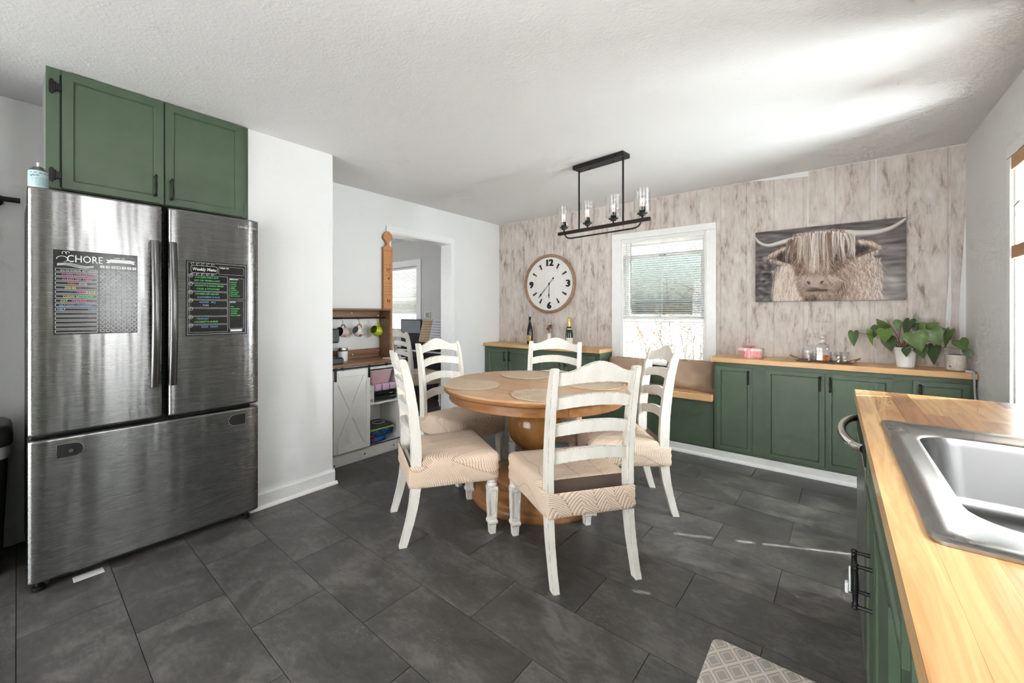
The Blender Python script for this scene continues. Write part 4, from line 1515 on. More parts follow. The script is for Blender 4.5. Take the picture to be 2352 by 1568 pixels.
# butcher-block counter of separate staves, with the sink cut out
ct_ = thing('countertop', 'butcher-block sink counter of mixed light and dark staves', 'countertop', (0, 0, 0))
sx0, sx1, sy0, sy1 = .128, .618, .885, 1.690       # cut-out
rs = random.Random(21)
nrow = 10
xs_ = [.063, .1075] + [.1075 + (XR - .004 - .1075) * i / nrow for i in range(1, nrow + 1)]
for ri, (xa, xb) in enumerate(zip(xs_, xs_[1:])):
    spans = [(cy0, cy1)]
    if xb > sx0 + 1e-4 and xa < sx1 - 1e-4:
        spans = [(cy0, sy0), (sy1, cy1)]
    for s0, s1 in spans:
        y = s0
        first = True
        while y < s1 - .001:
            L_ = (rs.uniform(.12, .4) if first else rs.uniform(.18, .42)) if ri else 4.5
            e = min(s1, y + L_)
            if s1 - e < .07:
                e = s1
            bm = NB()
            box(bm, -(xb - xa) / 2 + .0001, (xb - xa) / 2 - .0001, -(e - y) / 2 + .0001, (e - y) / 2 - .0001, 0, .040)
            obj('stave', bm, STAVE, ct_, loc=((xa + xb) / 2, (y + e) / 2, .870))
            y = e
            first = False

# drop-in steel sink
sk = thing('kitchen_sink', 'stainless drop-in sink set in the butcher-block counter', 'sink', (0, 0, 0))
def rr3(x0, x1, y0, y1, r, z, n=6):
    return [(a, b, z) for a, b in rrect(x0, x1, y0, y1, r, n)]
bm = NB()
o0 = (.104, .640, .862, 1.716)
ib = (.166, .560, .985, 1.618)
lp = [rr3(o0[0], o0[1], o0[2], o0[3], .018, .9105), rr3(o0[0], o0[1], o0[2], o0[3], .018, .9155), rr3(o0[0] + .006, o0[1] - .006, o0[2] + .006, o0[3] - .006, .016, .9185),
      rr3(o0[0] + .026, o0[1] - .026, o0[2] + .026, o0[3] - .026, .02, .9180), rr3(o0[0] + .034, o0[1] - .034, o0[2] + .034, o0[3] - .034, .03, .9135),
      rr3(ib[0] - .010, ib[1] + .010, ib[2] - .010, ib[3] + .010, .085, .9125), rr3(ib[0], ib[1], ib[2], ib[3], .08, .908),
      rr3(ib[0] + .004, ib[1] - .004, ib[2] + .004, ib[3] - .004, .08, .89), rr3(ib[0] + .012, ib[1] - .012, ib[2] + .012, ib[3] - .012, .08, .765),
      rr3(ib[0] + .022, ib[1] - .022, ib[2] + .022, ib[3] - .022, .078, .742), rr3(ib[0] + .05, ib[1] - .05, ib[2] + .05, ib[3] - .05, .06, .733), rr3(ib[0] + .15, ib[1] - .15, ib[2] + .15, ib[3] - .15, .04, .730)]
loft(bm, lp, False, True)
obj('basin', bm, SINKSTEEL, sk, 50)
bm = NB()
lathe(bm, [(.055, .7305), (.052, .734), (.040, .733), (.036, .728), (.0, .727)], 24, (.363, 1.30, 0))
obj('drain', bm, CHROME, sk, True)
# ------------------------------------------------------------------ dining table
TC = (-1.565, 2.37)
t = thing('dining_table', 'round oak pedestal dining table with ball base in the middle of the room', 'table', (TC[0], TC[1], 0))
bm = NB()
lathe(bm, [(.0, .715), (.590, .715), (.612, .720), (.622, .728), (.6245, .738), (.618, .745)], 96, cap=True)
obj('table_edge', bm, TABLEEDGE, t, 30)
bm = NB()
lathe(bm, [(.618, .7452), (.614, .7505), (.606, .755), (.0, .7552)], 96)
obj('tabletop', bm, TABLEWOOD, t, 25)
bm = NB()
lathe(bm, [(.575, .7148), (.582, .712), (.582, .664), (.577, .660), (.555, .660), (.555, .7148)], 96, cap=False)
obj('apron', bm, TABLEEDGE, t, 30)
for a in (math.radians(-128), math.radians(-38), math.radians(52), math.radians(142)):
    bm = NB()
    box(bm, .5822, .5828, -.0008, .0008, .664, .712)
    o = obj('apron_joint', bm, plain('joint_dark', S(70, 42, 20), .6), t)
    o.rotation_euler = (0, 0, a)
bm = NB()
prof = [(.115, .7147), (.115, .690), (.085, .675), (.080, .655), (.088, .640), (.118, .622)]
for i in range(1, 18):
    a = math.radians(58 - i * 116 / 18)
    prof.append((.020 + .166 * math.cos(a), .475 + .175 * math.sin(a)))
prof += [(.108, .330), (.088, .312), (.085, .295), (.10, .280), (.118, .262), (.130, .235), (.135, .205), (.165, .190), (.172, .178), (.170, .165)]
lathe(bm, prof, 56)
obj('pedestal', bm, PEDESTAL, t, 50)
bm = NB()
lathe(bm, [(.168, .170), (.24, .164), (.275, .152), (.285, .140), (.290, .132), (.345, .128), (.358, .120), (.362, .108), (.372, .100), (.395, .096), (.410, .086), (.414, .070), (.420, .062), (.430, .056), (.437, .044), (.438, .024), (.434, .006), (.428, .0)], 80)
obj('base', bm, TABLEEDGE, t, 45)

# placemats
MATM = MT('woven_jute', S(206, 184, 156), .9)
sp = MATM.n('ShaderNodeSeparateXYZ')
MATM.l(MATM.co(), sp.inputs[0])
rad = MATM.math('SQRT', MATM.math('ADD', MATM.math('MULTIPLY', sp.outputs[0], sp.outputs[0]), MATM.math('MULTIPLY', sp.outputs[1], sp.outputs[1])))
rg = MATM.math('SINE', MATM.math('MULTIPLY', rad, 2 * PI / .0085))
rg = MATM.math('MULTIPLY', MATM.math('ADD', rg, 1.0), .5)
MATM.color(MATM.ramp(rg, [(.0, S(176, 152, 124)), (.35, S(208, 186, 160)), (1, S(216, 196, 170))]))
MATM.bump(rg, .5, .002)
MATM = MATM.m
for i, (x, y, rz, lab) in enumerate(((-1.842, 2.030, .0, 'round woven placemat on the table before the left chair'), (-1.806, 2.612, .7, 'round woven placemat on the far side of the table before the rear chair'), (-1.292, 2.050, 1.9, 'round woven placemat on the table before the nearest chair'), (-1.222, 2.566, 2.6, 'round woven placemat on the table by the window-side chair'))):
    bm = NB()
    r_ = random.Random(i)
    n = 64
    w = [r_.uniform(-.0022, .0022) for _ in range(n)]
    w = [(w[k - 1] + w[k] + w[(k + 1) % n]) / 3 * 1.6 for k in range(n)]
    lp = []
    for rr, z in ((.188, .0), (.191, .002), (.190, .0045), (.150, .005), (.08, .005), (.012, .0052)):
        lp.append([((rr + w[k]) * math.cos(2 * PI * k / n), (rr + w[k]) * math.sin(2 * PI * k / n), z) for k in range(n)])
    loft(bm, lp, True, True)
    o = obj('placemat', bm, MATM, smooth=True)
    o.location = (x, y, .7556)
    o.rotation_euler = (0, 0, rz)
    tag(o, lab, 'placemat', 'placemats on the round table')

# ------------------------------------------------------------------ chairs
def interp(tab, z):
    for (z0, *a), (z1, *b) in zip(tab, tab[1:]):
        if z <= z1:
            q = (z - z0) / (z1 - z0)
            q = max(0, min(1, q))
            return [u + (v - u) * q for u, v in zip(a, b)]
    return list(tab[-1][1:])
# z, y (forward +), depth
PROF = [(0, -.070, .040), (.06, -.052, .042), (.14, -.030, .046), (.22, -.013, .050), (.30, -.003, .054), (.40, 0, .056), (.50, -.001, .057), (.60, -.006, .056), (.70, -.016, .054), (.80, -.030, .051), (.88, -.045, .048), (.95, -.062, .044), (.985, -.072, .036)]
def post_y(z):
    return interp(PROF, z)[0]
def make_chair(label):
    t = thing('dining_chair', label, 'chair')
    for s in (-1, 1):
        bm = NB()
        lp = []
        for z, y, d in PROF:
            x = .207 * s
            w_ = .0155 if z < .94 else .0150
            lp.append([(x - w_, y - d / 2, z), (x + w_, y - d / 2, z), (x + w_, y + d / 2, z), (x - w_, y + d / 2, z)])
        # rounded cap
        z, y, d = .990, -.075, .022
        lp.append([(x - .012, y - d / 2, z), (x + .012, y - d / 2, z), (x + .012, y + d / 2, z), (x - .012, y + d / 2, z)])
        loft(bm, lp)
        obj('back_post', bm, DISTRESS, t, 25)
    # ladder slats
    hw = .193
    for nm, zb, zt, archb, archt in (('crest_rail', .905, .970, .022, .052), ('ladder_slat', .794, .850, .024, .026), ('ladder_slat', .668, .725, .024, .026), ('ladder_slat', .540, .596, .024, .026)):
        bm = NB()
        n = 16
        lp = []
        for i in range(n + 1):
            q = -1 + 2 * i / n
            x = q * hw
            bow = -.034 * (1 - q * q)
            if nm == 'crest_rail':
                tz = zt + archt * (.5 + .5 * math.cos(PI * min(1, abs(q) / .92)))
            else:
                tz = zt + archt * (1 - q * q)
            bz = zb + archb * (1 - q * q)
            yb_, yt_ = post_y(bz) + bow, post_y(tz) + bow
            h = .0095
            lp.append([(x, yb_ - h, bz), (x, yb_ + h, bz), (x, yt_ + h, tz), (x, yt_ - h, tz)])
        loft(bm, lp)
        obj(nm, bm, DISTRESS, t, 25)
    # front legs: turned neck, tapered square shaft with sunk panels, block foot
    for s in (-1, 1):
        bm = NB()
        cx_, cy_ = .222 * s, .425
        def sq(h, z):
            return [(cx_ - h, cy_ - h, z), (cx_ + h, cy_ - h, z), (cx_ + h, cy_ + h, z), (cx_ - h, cy_ + h, z)]
        loft(bm, [sq(.0165, 0), (sq(.0195, .052)), sq(.0225, .056), sq(.0265, .060), sq(.0275, .070), sq(.0245, .078), sq(.0225, .082)])
        rings = loft(bm, [sq(.0225, .0822), sq(.0225, .094), sq(.0275, .252), sq(.0275, .262), sq(.024, .266)])
        bm.faces.ensure_lookup_table()
        side = [f for f in bm.faces if abs(f.normal.z) < .2 and .16 < f.calc_center_median().z < .19 or False]
        bm.normal_update()
        side = [f for f in bm.faces if len(f.verts) == 4 and .15 < f.calc_center_median().z < .19]
        bmesh.ops.inset_individual(bm, faces=side, thickness=.0095, depth=0)
        bmesh.ops.inset_individual(bm, faces=side, thickness=.0018, depth=-.0025)
        lathe(bm, [(.022, .264), (.0275, .268), (.030, .274), (.030, .280), (.027, .285), (.025, .288), (.029, .292), (.030, .298), (.027, .304), (.027, .330)], 20, (cx_, cy_, 0))
        obj('leg', bm, DISTRESS, t, 25)
    # rails under the seat
    bm = NB()
    box(bm, -.200, .200, .435, .453, .318, .39)
    box(bm, -.192, .192, -.012, .006, .322, .39)
    for s in (-1, 1):
        prism(bm, [(s * .204, .03), (s * .190, .03), (s * .206, .43), (s * .221, .43)], 'z', .322, .39)
    obj('seat_frame', bm, DISTRESS, t)
    # cushion and stretch cover
    def outline(rear, grow=0.0, n=10):
        wr, wf, yf = .2335 + grow, .254 + grow, .462 + grow
        r = .030
        P = []
        # start rear-left, go counter-clockwise seen from above: rear edge, right, front, left
        for i in range(13):
            P.append((-wr + .012 + (2 * wr - .024) * i / 12, rear))
        for i in range(1, 11):
            q = i / 11
            P.append((wr + (wf - wr) * q, rear + .012 + (yf - r - rear - .012) * q))
        P += arc(wf - r, yf - r, r, 0, PI / 2, 6)
        for i in range(1, 10):
            P.append((wf - r - 2 * (wf - r) * i / 10, yf))
        P += arc(-wf + r, yf - r, r, PI / 2, PI, 6)
        for i in range(1, 11):
            q = 1 - i / 11
            P.append((-(wr + (wf - wr) * q), rear + .012 + (yf - r - rear - .012) * q))
        return P
    A, B = outline(-.040), outline(.0315)
    nP = len(A)
    rw = random.Random(5)
    def ring(P, z, ins=0, wav=0, seed=0, dome=0):
        out = []
        for k, (x, y) in enumerate(P):
            cx_, cy_ = 0, .22
            d = Vector((x - cx_, y - cy_))
            L_ = d.length
            q = max(0, (L_ - ins) / L_)
            f = 1 + wav * (math.sin(k * 1.3 + seed * 2.1) * .6 + math.sin(k * .57 + seed) * .6) / L_
            out.append((cx_ + d.x * q * f, cy_ + d.y * q * f, z + dome))
        return out
    bm = NB()
    lows = [ring(A, .306, .005, .0012, 0), ring(A, .311, .0, .0014, 1), ring(A, .333, -.002, .0018, 2), ring(A, .352, .0012, .0016, 3), ring(A, .370, -.003, .0018, 4), ring(A, .390, .001, .0014, 5), ring(A, .412, -.0012, .0008, 6), ring(A, .420, .004, .0004, 6)]
    tops = [[(x, y, z + (.012 * (1 - (abs(x) / .2) ** 2) if y < .06 and abs(x) < .2 else 0)) for x, y, z in ring(B, .418, -.003, .0006, 7)], ring(B, .437, -.001, 0), ring(B, .447, .006, 0), ring(B, .453, .016, 0), ring(B, .457, .035, 0), ring(B, .460, .08, 0), ring(B, .463, .14, 0), ring(B, .464, .19, 0)]
    rg_ = [[bm.verts.new(p) for p in L] for L in lows + tops]
    nl = len(lows)
    for li, (a, b) in enumerate(zip(rg_, rg_[1:])):
        for k in range(nP):
            j = (k + 1) % nP
            if li == nl - 1 and k < 12:
                continue
            bm.faces.new([a[k], a[j], b[j], b[k]])
    bm.faces.new(rg_[-1])
    obj('seat_cover', bm, COVER, t, 60)
    bm = NB()
    C = outline(.026, -.006)
    loft(bm, [ring(C, .385), ring(C, .400), ring(C, .440, .002), ring(C, .448, .012), ring(C, .452, .05)])
    obj('cushion', bm, CUSHION, t, 60)
    return t
def rz_for(u):
    return math.atan2(-u[0], u[1])
ch0 = make_chair('white ladder-back chair nearest the camera, its back turned to us')
ch0.location = (-.882, 1.799, 0)
ch0.rotation_euler = (0, 0, rz_for((-.82, .57)))
G = 'ladder-back chairs round the table'
ch0['group'] = G
dup(ch0, (-1.877, 1.541, 0), rz_for((.511, .859)), 'white ladder-back chair on the left, nearest the barn-door hutch', G)
dup(ch0, (-2.452, 2.365, 0), rz_for((.998, -.06)), 'white ladder-back chair in front of the doorway, facing the table', G)
dup(ch0, (-1.787, 2.990, 0), rz_for((.332, -.943)), 'white ladder-back chair behind the table, under the clock', G)
dup(ch0, (-.919, 2.789, 0), rz_for((-.80, -.60)), 'white ladder-back chair in side view before the window bench', G)
dup(ch0, (-4.27, 3.40, 0), rz_for((.2, .98)), 'shaded ladder-back chair in the far room at the piano', 'ladder-back chairs round the table')

# ------------------------------------------------------------------ linear pendant
pl = thing('pendant_light', 'black linear chandelier with four clear glass shades above the table', 'lamp', (-1.335, 2.905, 0), math.radians(-6.7))
part('canopy', pl, BLACKMET, (-.212, .212, -.05, .05, 2.343, ZC - .0005), bev=.003)
for x in (-.185, .185):
    bm = NB()
    tube(bm, [(x, 0, 1.886), (x, 0, 2.344)], .0068, 10)
    obj('rod', bm, BLACKMET, pl, True)
for x in (-.10, .10):
    bm = NB()
    lathe(bm, [(.0, 2.338), (.006, 2.339), (.006, 2.343)], 10, (x, .015, 0))
    obj('screw', bm, BLACKMET, pl, True)
part('crossbar', pl, BRONZE, (-.383, .383, -.011, .011, 1.862, 1.887), bev=.001)
bm = NB()
pts = [(-.318, 0, 1.863), (-.312, 0, 1.850), (-.300, 0, 1.838), (-.280, 0, 1.829), (-.255, 0, 1.826), (0, 0, 1.826), (.255, 0, 1.826), (.280, 0, 1.829), (.300, 0, 1.838), (.312, 0, 1.850), (.318, 0, 1.863)]
tube(bm, pts, .0058, 8)
obj('curved_bar', bm, BLACKMET, pl, True)
FIL = m_emit('filament_glow', (1, .5, .18), 5)
for x in (-.328, -.109, .109, .328):
    bm = NB()
    lathe(bm, [(.006, 1.8872), (.006, 1.902), (.018, 1.904), (.020, 1.908), (.020, 1.914), (.033, 1.916), (.035, 1.921), (.026, 1.925), (.0195, 1.926), (.0195, 1.962), (.016, 1.965), (.0, 1.965)], 20, (x, 0, 0))
    so = obj('socket', bm, BLACKMET, pl, True)
    bm = NB()
    lathe(bm, [(.028, 1.924), (.052, 1.926), (.0555, 1.930), (.056, 1.935), (.056, 2.082), (.0545, 2.084), (.0535, 2.082), (.0535, 1.936), (.050, 1.930), (.028, 1.9275)], 32, (x, 0, 0), cap=False)
    obj('glass_shade', bm, GLASS, pl, True)
    bm = NB()
    lathe(bm, [(.012, 1.9655), (.013, 1.976), (.020, 1.990), (.028, 2.006), (.030, 2.018), (.028, 2.030), (.020, 2.042), (.008, 2.048), (.0, 2.0485)], 20, (x, 0, 0))
    bu = obj('bulb', bm, GLASS, pl, True)
    bm = NB()
    tube(bm, [(x - .007, 0, 1.985), (x - .006, 0, 2.022), (x - .002, 0, 2.000), (x + .002, 0, 2.022), (x + .006, 0, 2.000), (x + .007, 0, 2.020), (x + .008, 0, 1.985)], .0011, 5)
    obj('filament', bm, FIL, bu, True)

# added globe lamp, unseen above the frame, gives fill light to the room
gp = thing('fill_globe', 'white globe lamp added out of view above the viewpoint for fill light', 'lamp', (-.45, .50, 0))
bm = NB()
lathe(bm, [(.07, ZC - .001), (.07, ZC - .02), (.05, ZC - .03), (.045, ZC - .095), (.05, ZC - .10)], 24)
obj('fitter', bm, BLACKMET, gp, True)
bm = NB()
lathe(bm, [(.045, ZC - .098)] + [(.12 * math.cos(a), 2.165 + .12 * math.sin(a)) for a in [math.radians(64 - i * 154 / 16) for i in range(17)]], 28)
obj('globe', bm, m_emit('globe_fill_glow', (.98, .985, 1), 12), gp, True)

# ------------------------------------------------------------------ wall clock
ck = thing('wall_clock', 'large round white wall clock with a wood rim, reading past half six', 'clock', (-2.566, YB - .003, 1.574))
def lathe_y(bm, prof, n=72):
    lp = [[(r * math.cos(2 * PI * i / n), -d, r * math.sin(2 * PI * i / n)) for i in range(n)] for r, d in prof]
    return loft(bm, lp, True, True)
bm = NB()
lathe_y(bm, [(.335, .0), (.345, .004), (.347, .034), (.343, .040), (.320, .040), (.316, .036), (.315, .016)])
obj('frame', bm, CLOCKW, ck, 40)
bm = NB()
lathe_y(bm, [(.316, .012), (.316, .0165), (.001, .0166)])
face = obj('face', bm, plain('clock_white', S(228, 226, 222), .6), ck)
bm = NB()
for x in (-.19, -.063, .063, .19):
    h = math.sqrt(.314 ** 2 - x * x)
    box(bm, x - .0006, x + .0006, -.0169, -.0165, -h, h)
obj('plank_grooves', bm, plain('groove_grey', S(206, 203, 198), .7), face)
NUM = plain('numeral_dark', S(48, 46, 44), .6)
for s_, x, z in (('12', 0, .252), ('3', .250, .0), ('6', 0, -.252), ('9', -.250, .0)):
    bm = NB()
    for sh in (-.006, -.003, 0, .003, .006):
        text_into(bm, s_, .108, BACKM(x + sh, -.0185 - abs(sh) * .02, z - .039), .003, 'CENTER', .002, 1.02)
    obj('numeral', bm, NUM, face)
for k in (1, 2, 4, 5, 7, 8, 10, 11):
    a = PI / 2 - k * PI / 6
    bm = NB()
    prism(bm, [(.200, -.006), (.262, -.0125), (.262, .0125), (.200, .006)], 'y', -.0195, -.0166)
    o = obj('hour_mark', bm, NUM, face)
    o.rotation_euler = (0, -a, 0)
def clock_hand(nm, ang, length, tail, w):
    bm = NB()
    prism(bm, [(-tail, -.0025), (length * .7, -.0025), (length * .72, -w), (length * .80, -w * .6), (length, -.0006), (length, .0006), (length * .80, w * .6), (length * .72, w), (length * .7, .0025), (-tail, .0025)], 'y', -.0235, -.0205)
    lathe_y(bm, [(.011, .0205), (.011, .0240), (.002, .0245)], 16)
    if tail > .03:
        tt = NB()
        bmesh.ops.create_circle(bm, cap_ends=True, segments=14, radius=.011, matrix=Matrix.Translation((-tail, -.0236, 0)) @ Matrix.Rotation(PI / 2, 4, 'X'))
        tt.free()
    o = obj(nm, bm, BLACK, ck)
    o.rotation_euler = (0, -ang, 0)
clock_hand('minute_hand', PI / 2 - math.radians(222), .225, .085, .012)
clock_hand('hour_hand', PI / 2 - math.radians(181), .175, .02, .010)

# ------------------------------------------------------------------ canvas print of a long-haired cow
def cow_picture(Wp=432, Hp=284):
    rg = np.random.RandomState(7)
    yy, xx = np.mgrid[0:Hp, 0:Wp]
    u = xx / (Wp - 1.0)
    v = yy / (Hp - 1.0)            # v down
    def blur(a, kx, ky):
        for ax, k in ((1, kx), (0, ky)):
            if k < 1:
                continue
            acc = np.zeros_like(a)
            for d in range(-k, k + 1):
                acc += np.roll(a, d, ax)
            a = acc / (2 * k + 1)
        return a
    def nz(kx, ky):
        n = blur(blur(rg.rand(Hp, Wp), kx, ky), max(1, kx // 2), max(1, ky // 2))
        return (n - n.mean()) / n.std()
    n1, n2, n3 = nz(22, 4), nz(6, 6), nz(2, 2)
    img = np.zeros((Hp, Wp, 3))
    img[:] = np.array([104, 98, 97.]) / 255
    img += (n1 * .045)[..., None]
    img -= (np.clip((.36 - u) * 1.6, 0, 1) * np.clip(v * 1.6 - .3, 0, 1) * .15)[..., None]
    img += (np.where((u < .24) & (v > .35), n2 * .05, 0))[..., None]
    img += (np.exp(-((u - .93) ** 2 / .004 + (v - .80) ** 2 / .015)) * .20)[..., None]
    img -= (np.exp(-(v ** 2 / .006)) * .05)[..., None]
    def inpoly(P):
        m = np.zeros((Hp, Wp), bool)
        n = len(P)
        jj = n - 1
        for ii in range(n):
            xi, yi = P[ii]
            xj, yj = P[jj]
            m ^= ((yi > v) != (yj > v)) & (u < (xj - xi) * (v - yi) / (yj - yi + 1e-12) + xi)
            jj = ii
        return m
    def fill(P, col, soft=3, noise=.03, a=1.0):
        m = blur(inpoly(P).astype(float), soft, soft)[..., None] * a
        c = np.array(col)[None, None, :] / 255.0 + (n3 * noise)[..., None]
        img[:] = img * (1 - m) + c * m
    def dab(x, y, r, c, a):
        x0_, x1_, y0_, y1_ = int(x - r), int(x + r) + 1, int(y - r), int(y + r) + 1
        if x0_ < 0 or y0_ < 0 or x1_ >= Wp or y1_ >= Hp:
            return
        sx = np.arange(x0_, x1_ + 1)[None, :] - x
        sy = np.arange(y0_, y1_ + 1)[:, None] - y
        k = np.clip(r + .5 - np.sqrt(sx * sx + sy * sy), 0, 1)[..., None] * a
        img[y0_:y1_ + 1, x0_:x1_ + 1] = img[y0_:y1_ + 1, x0_:x1_ + 1] * (1 - k) + c * k
    def strand(pts, col, w, a=.7):
        """thin tapered hair through control points (quadratic blend)"""
        P = np.array(pts, float)
        c = np.array(col) / 255.0
        L_ = sum(np.hypot((P[k + 1][0] - P[k][0]) * Wp, (P[k + 1][1] - P[k][1]) * Hp) for k in range(len(P) - 1))
        n = max(4, int(L_ * .9))
        for k in range(n):
            q = k / (n - 1)
            if len(P) == 3:
                p = P[0] * (1 - q) ** 2 + P[1] * 2 * q * (1 - q) + P[2] * q * q
            else:
                p = P[0] * (1 - q) + P[-1] * q
            dab(p[0] * Wp, p[1] * Hp, w * (1 - .65 * q), c, a)
    U = lambda a, b: rg.uniform(a, b)
    def tint(c, k):
        return tuple(min(255, x * k) for x in c)
    CREAM, TAN, BROWN, DARK = (222, 211, 203), (178, 156, 142), (130, 106, 92), (70, 56, 50)
    # chest and shoulders
    fill([(.13, 1.05), (.135, .80), (.16, .60), (.20, .50), (.36, .48), (.42, 1.05)], (190, 175, 164), 6)
    fill([(.54, 1.05), (.60, .62), (.70, .46), (.80, .44), (.84, .56), (.875, .80), (.85, .93), (.86, 1.05)], (150, 132, 121), 6)
    fill([(.55, 1.05), (.585, .70), (.64, .62), (.66, .80), (.62, 1.05)], (92, 78, 70), 8)
    for k in range(420):
        x, y = U(.135, .34), U(.48, .97)
        c = CREAM if rg.rand() > .35 else (TAN if rg.rand() > .4 else BROWN)
        l_ = U(.07, .17)
        strand([(x, y), (x + U(-.012, .012), y + l_ * .5), (x + U(-.025, .012), y + l_)], tint(c, U(.85, 1.06)), U(.5, .9), .6)
    for k in range(620):
        x, y = U(.60, .86), U(.44, .97)
        e_ = (x - .60) / .26
        c = CREAM if rg.rand() < .15 + .85 * e_ ** 1.5 else (TAN if rg.rand() > .45 else BROWN)
        l_ = U(.07, .17)
        strand([(x, y), (x + U(-.01, .02), y + l_ * .5), (x + U(-.025, .04) * (1 + e_), y + l_)], tint(c, U(.85, 1.08)), U(.5, .95), .6)
    # horns
    def horn(pts, w0, w1):
        P = np.array(pts) * np.array([Wp, Hp])
        best = np.full((Hp, Wp), 1e9)
        off = np.zeros((Hp, Wp))
        par = np.zeros((Hp, Wp))
        segs = len(P) - 1
        dense = []
        for k in range(segs):
            for q in np.linspace(0, 1, 16, endpoint=False):
                p0, p1 = P[max(k - 1, 0)], P[k]
                p2, p3 = P[k + 1], P[min(k + 2, segs)]
                dense.append(.5 * ((2 * p1) + (-p0 + p2) * q + (2 * p0 - 5 * p1 + 4 * p2 - p3) * q * q + (-p0 + 3 * p1 - 3 * p2 + p3) * q ** 3))
        dense.append(P[-1])
        for k, p in enumerate(dense):
            d = np.hypot(xx - p[0], yy - p[1])
            m = d < best
            best = np.where(m, d, best)
            off = np.where(m, yy - p[1], off)
            par = np.where(m, k / (len(dense) - 1), par)
        w = w0 + (w1 - w0) * par
        m = np.clip(w - best + .5, 0, 1)[..., None]
        sh = np.clip(off / np.maximum(w, 1), -1, 1)
        val = .80 - .10 * np.abs(sh + .25) - .34 * np.clip(sh, 0, 1) + n1 * .012 - .25 * np.clip(par - .8, 0, 1)
        c = np.stack([val, val * .97, val * .945], -1)
        img[:] = img * (1 - m) + c * m
    horn([(.29, .150), (.20, .180), (.12, .205), (.06, .185), (.022, .135), (.0, .075)], 12, 3.0)
    horn([(.64, .140), (.73, .155), (.82, .158), (.89, .135), (.95, .085), (1.0, .020)], 15, 4.0)
    # ears
    fill([(.10, .36), (.135, .285), (.21, .225), (.28, .28), (.285, .49), (.20, .480), (.13, .44)], (126, 102, 88), 3)
    fill([(.155, .37), (.21, .30), (.27, .33), (.27, .47), (.19, .44)], (56, 46, 42), 7)
    fill([(.66, .26), (.74, .225), (.81, .235), (.855, .31), (.83, .40), (.76, .455), (.66, .48)], (122, 100, 88), 3)
    fill([(.66, .31), (.75, .285), (.80, .31), (.77, .39), (.66, .45)], (60, 50, 46), 7)
    for k in range(260):
        a = U(0, 1)
        if rg.rand() > .5:
            p = (.10 + .16 * a, .355 - .13 * a ** .7 + U(-.01, .03))
            strand([p, (p[0] - .012, p[1] + .02), (p[0] - U(.0, .03), p[1] + U(.02, .07))], tint(CREAM if rg.rand() > .3 else TAN, U(.85, 1.05)), .7, .65)
        else:
            p = (.105 + .15 * a, .39 + .09 * a)
            strand([p, (p[0] - .004, p[1] + .03), (p[0] + U(-.015, .02), p[1] + U(.03, .075))], tint(CREAM if rg.rand() > .4 else BROWN, U(.85, 1.05)), .7, .65)
        a = U(0, 1)
        if rg.rand() > .45:
            q = a * 1.5
            p = (.72 + .13 * a + U(-.01, .005), .235 + .09 * a * a + U(-.01, .03))
            strand([p, (p[0] + .012, p[1] + .02), (p[0] + U(.0, .03), p[1] + U(.02, .075))], tint(CREAM if rg.rand() > .25 else TAN, U(.85, 1.06)), .7, .65)
        else:
            p = (.845 - .15 * a, .37 + .10 * a)
            strand([p, (p[0] + .004, p[1] + .03), (p[0] + U(-.02, .015), p[1] + U(.03, .075))], tint(CREAM if rg.rand() > .4 else BROWN, U(.85, 1.05)), .7, .65)
    # head
    fill([(.245, .17), (.30, .10), (.40, .07), (.52, .065), (.62, .09), (.675, .15), (.685, .30), (.655, .48), (.61, .62), (.60, .80), (.575, .92), (.50, 1.03), (.40, 1.03), (.335, .92), (.31, .78), (.30, .62), (.275, .48), (.25, .32)], (124, 102, 89), 5, .03)
    fill([(.27, .34), (.355, .30), (.365, .60), (.31, .66)], (100, 76, 62), 8)
    fill([(.50, .28), (.665, .26), (.64, .52), (.56, .62)], (82, 68, 60), 10)
    fill([(.375, .20), (.46, .18), (.455, .56), (.42, .64), (.385, .56)], (196, 182, 172), 7, .02, .8)
    for k in range(420):
        x, y = U(.28, .66), U(.40, .72)
        side = (x - .425)
        c = TAN if rg.rand() > .45 else (BROWN if rg.rand() > .5 else (CREAM if abs(side) < .06 or rg.rand() > .7 else DARK))
        strand([(x, y), (x + side * .10, y + .05), (x + side * U(.15, .5), y + U(.07, .14))], tint(c, U(.8, 1.1)), U(.5, .85), .55)
    # muzzle
    fill([(.325, .74), (.37, .665), (.46, .65), (.56, .69), (.605, .80), (.57, .90), (.46, .93), (.36, .905), (.32, .82)], (148, 130, 119), 7, .02, .85)
    for k in range(220):
        x, y = U(.30, .62), U(.64, .74)
        side = x - .44
        strand([(x, y), (x + side * .16, y + .03), (x + side * U(.2, .5), y + U(.05, .11))], tint(CREAM if rg.rand() > .45 else TAN, U(.8, 1.05)), U(.5, .8), .55)
    fill([(.372, .725), (.405, .695), (.475, .695), (.510, .725), (.495, .785), (.470, .820), (.412, .820), (.388, .785)], (168, 147, 141), 3, .01)
    fill([(.380, .728), (.402, .738), (.408, .772), (.396, .778)], (58, 48, 46), 2, 0)
    fill([(.502, .728), (.480, .738), (.474, .772), (.486, .778)], (58, 48, 46), 2, 0)
    fill([(.405, .822), (.47, .822), (.465, .842), (.41, .842)], (110, 94, 88), 2, 0)
    fill([(.375, .850), (.44, .842), (.525, .848), (.52, .874), (.44, .870), (.385, .870)], (66, 54, 50), 3, 0)
    fill([(.365, .94), (.45, .925), (.475, 1.05), (.355, 1.05)], (66, 52, 46), 7)
    for k in range(260):
        x, y = U(.325, .615), U(.86, .95)
        c = TAN if rg.rand() > .45 else (BROWN if rg.rand() > .4 else CREAM)
        strand([(x, y), (x + U(-.012, .012), y + .03), (x + U(-.025, .025), y + U(.04, .09))], tint(c, U(.8, 1.05)), .6, .5)
    # fringe: locks of fine strands from the crown
    locks = []
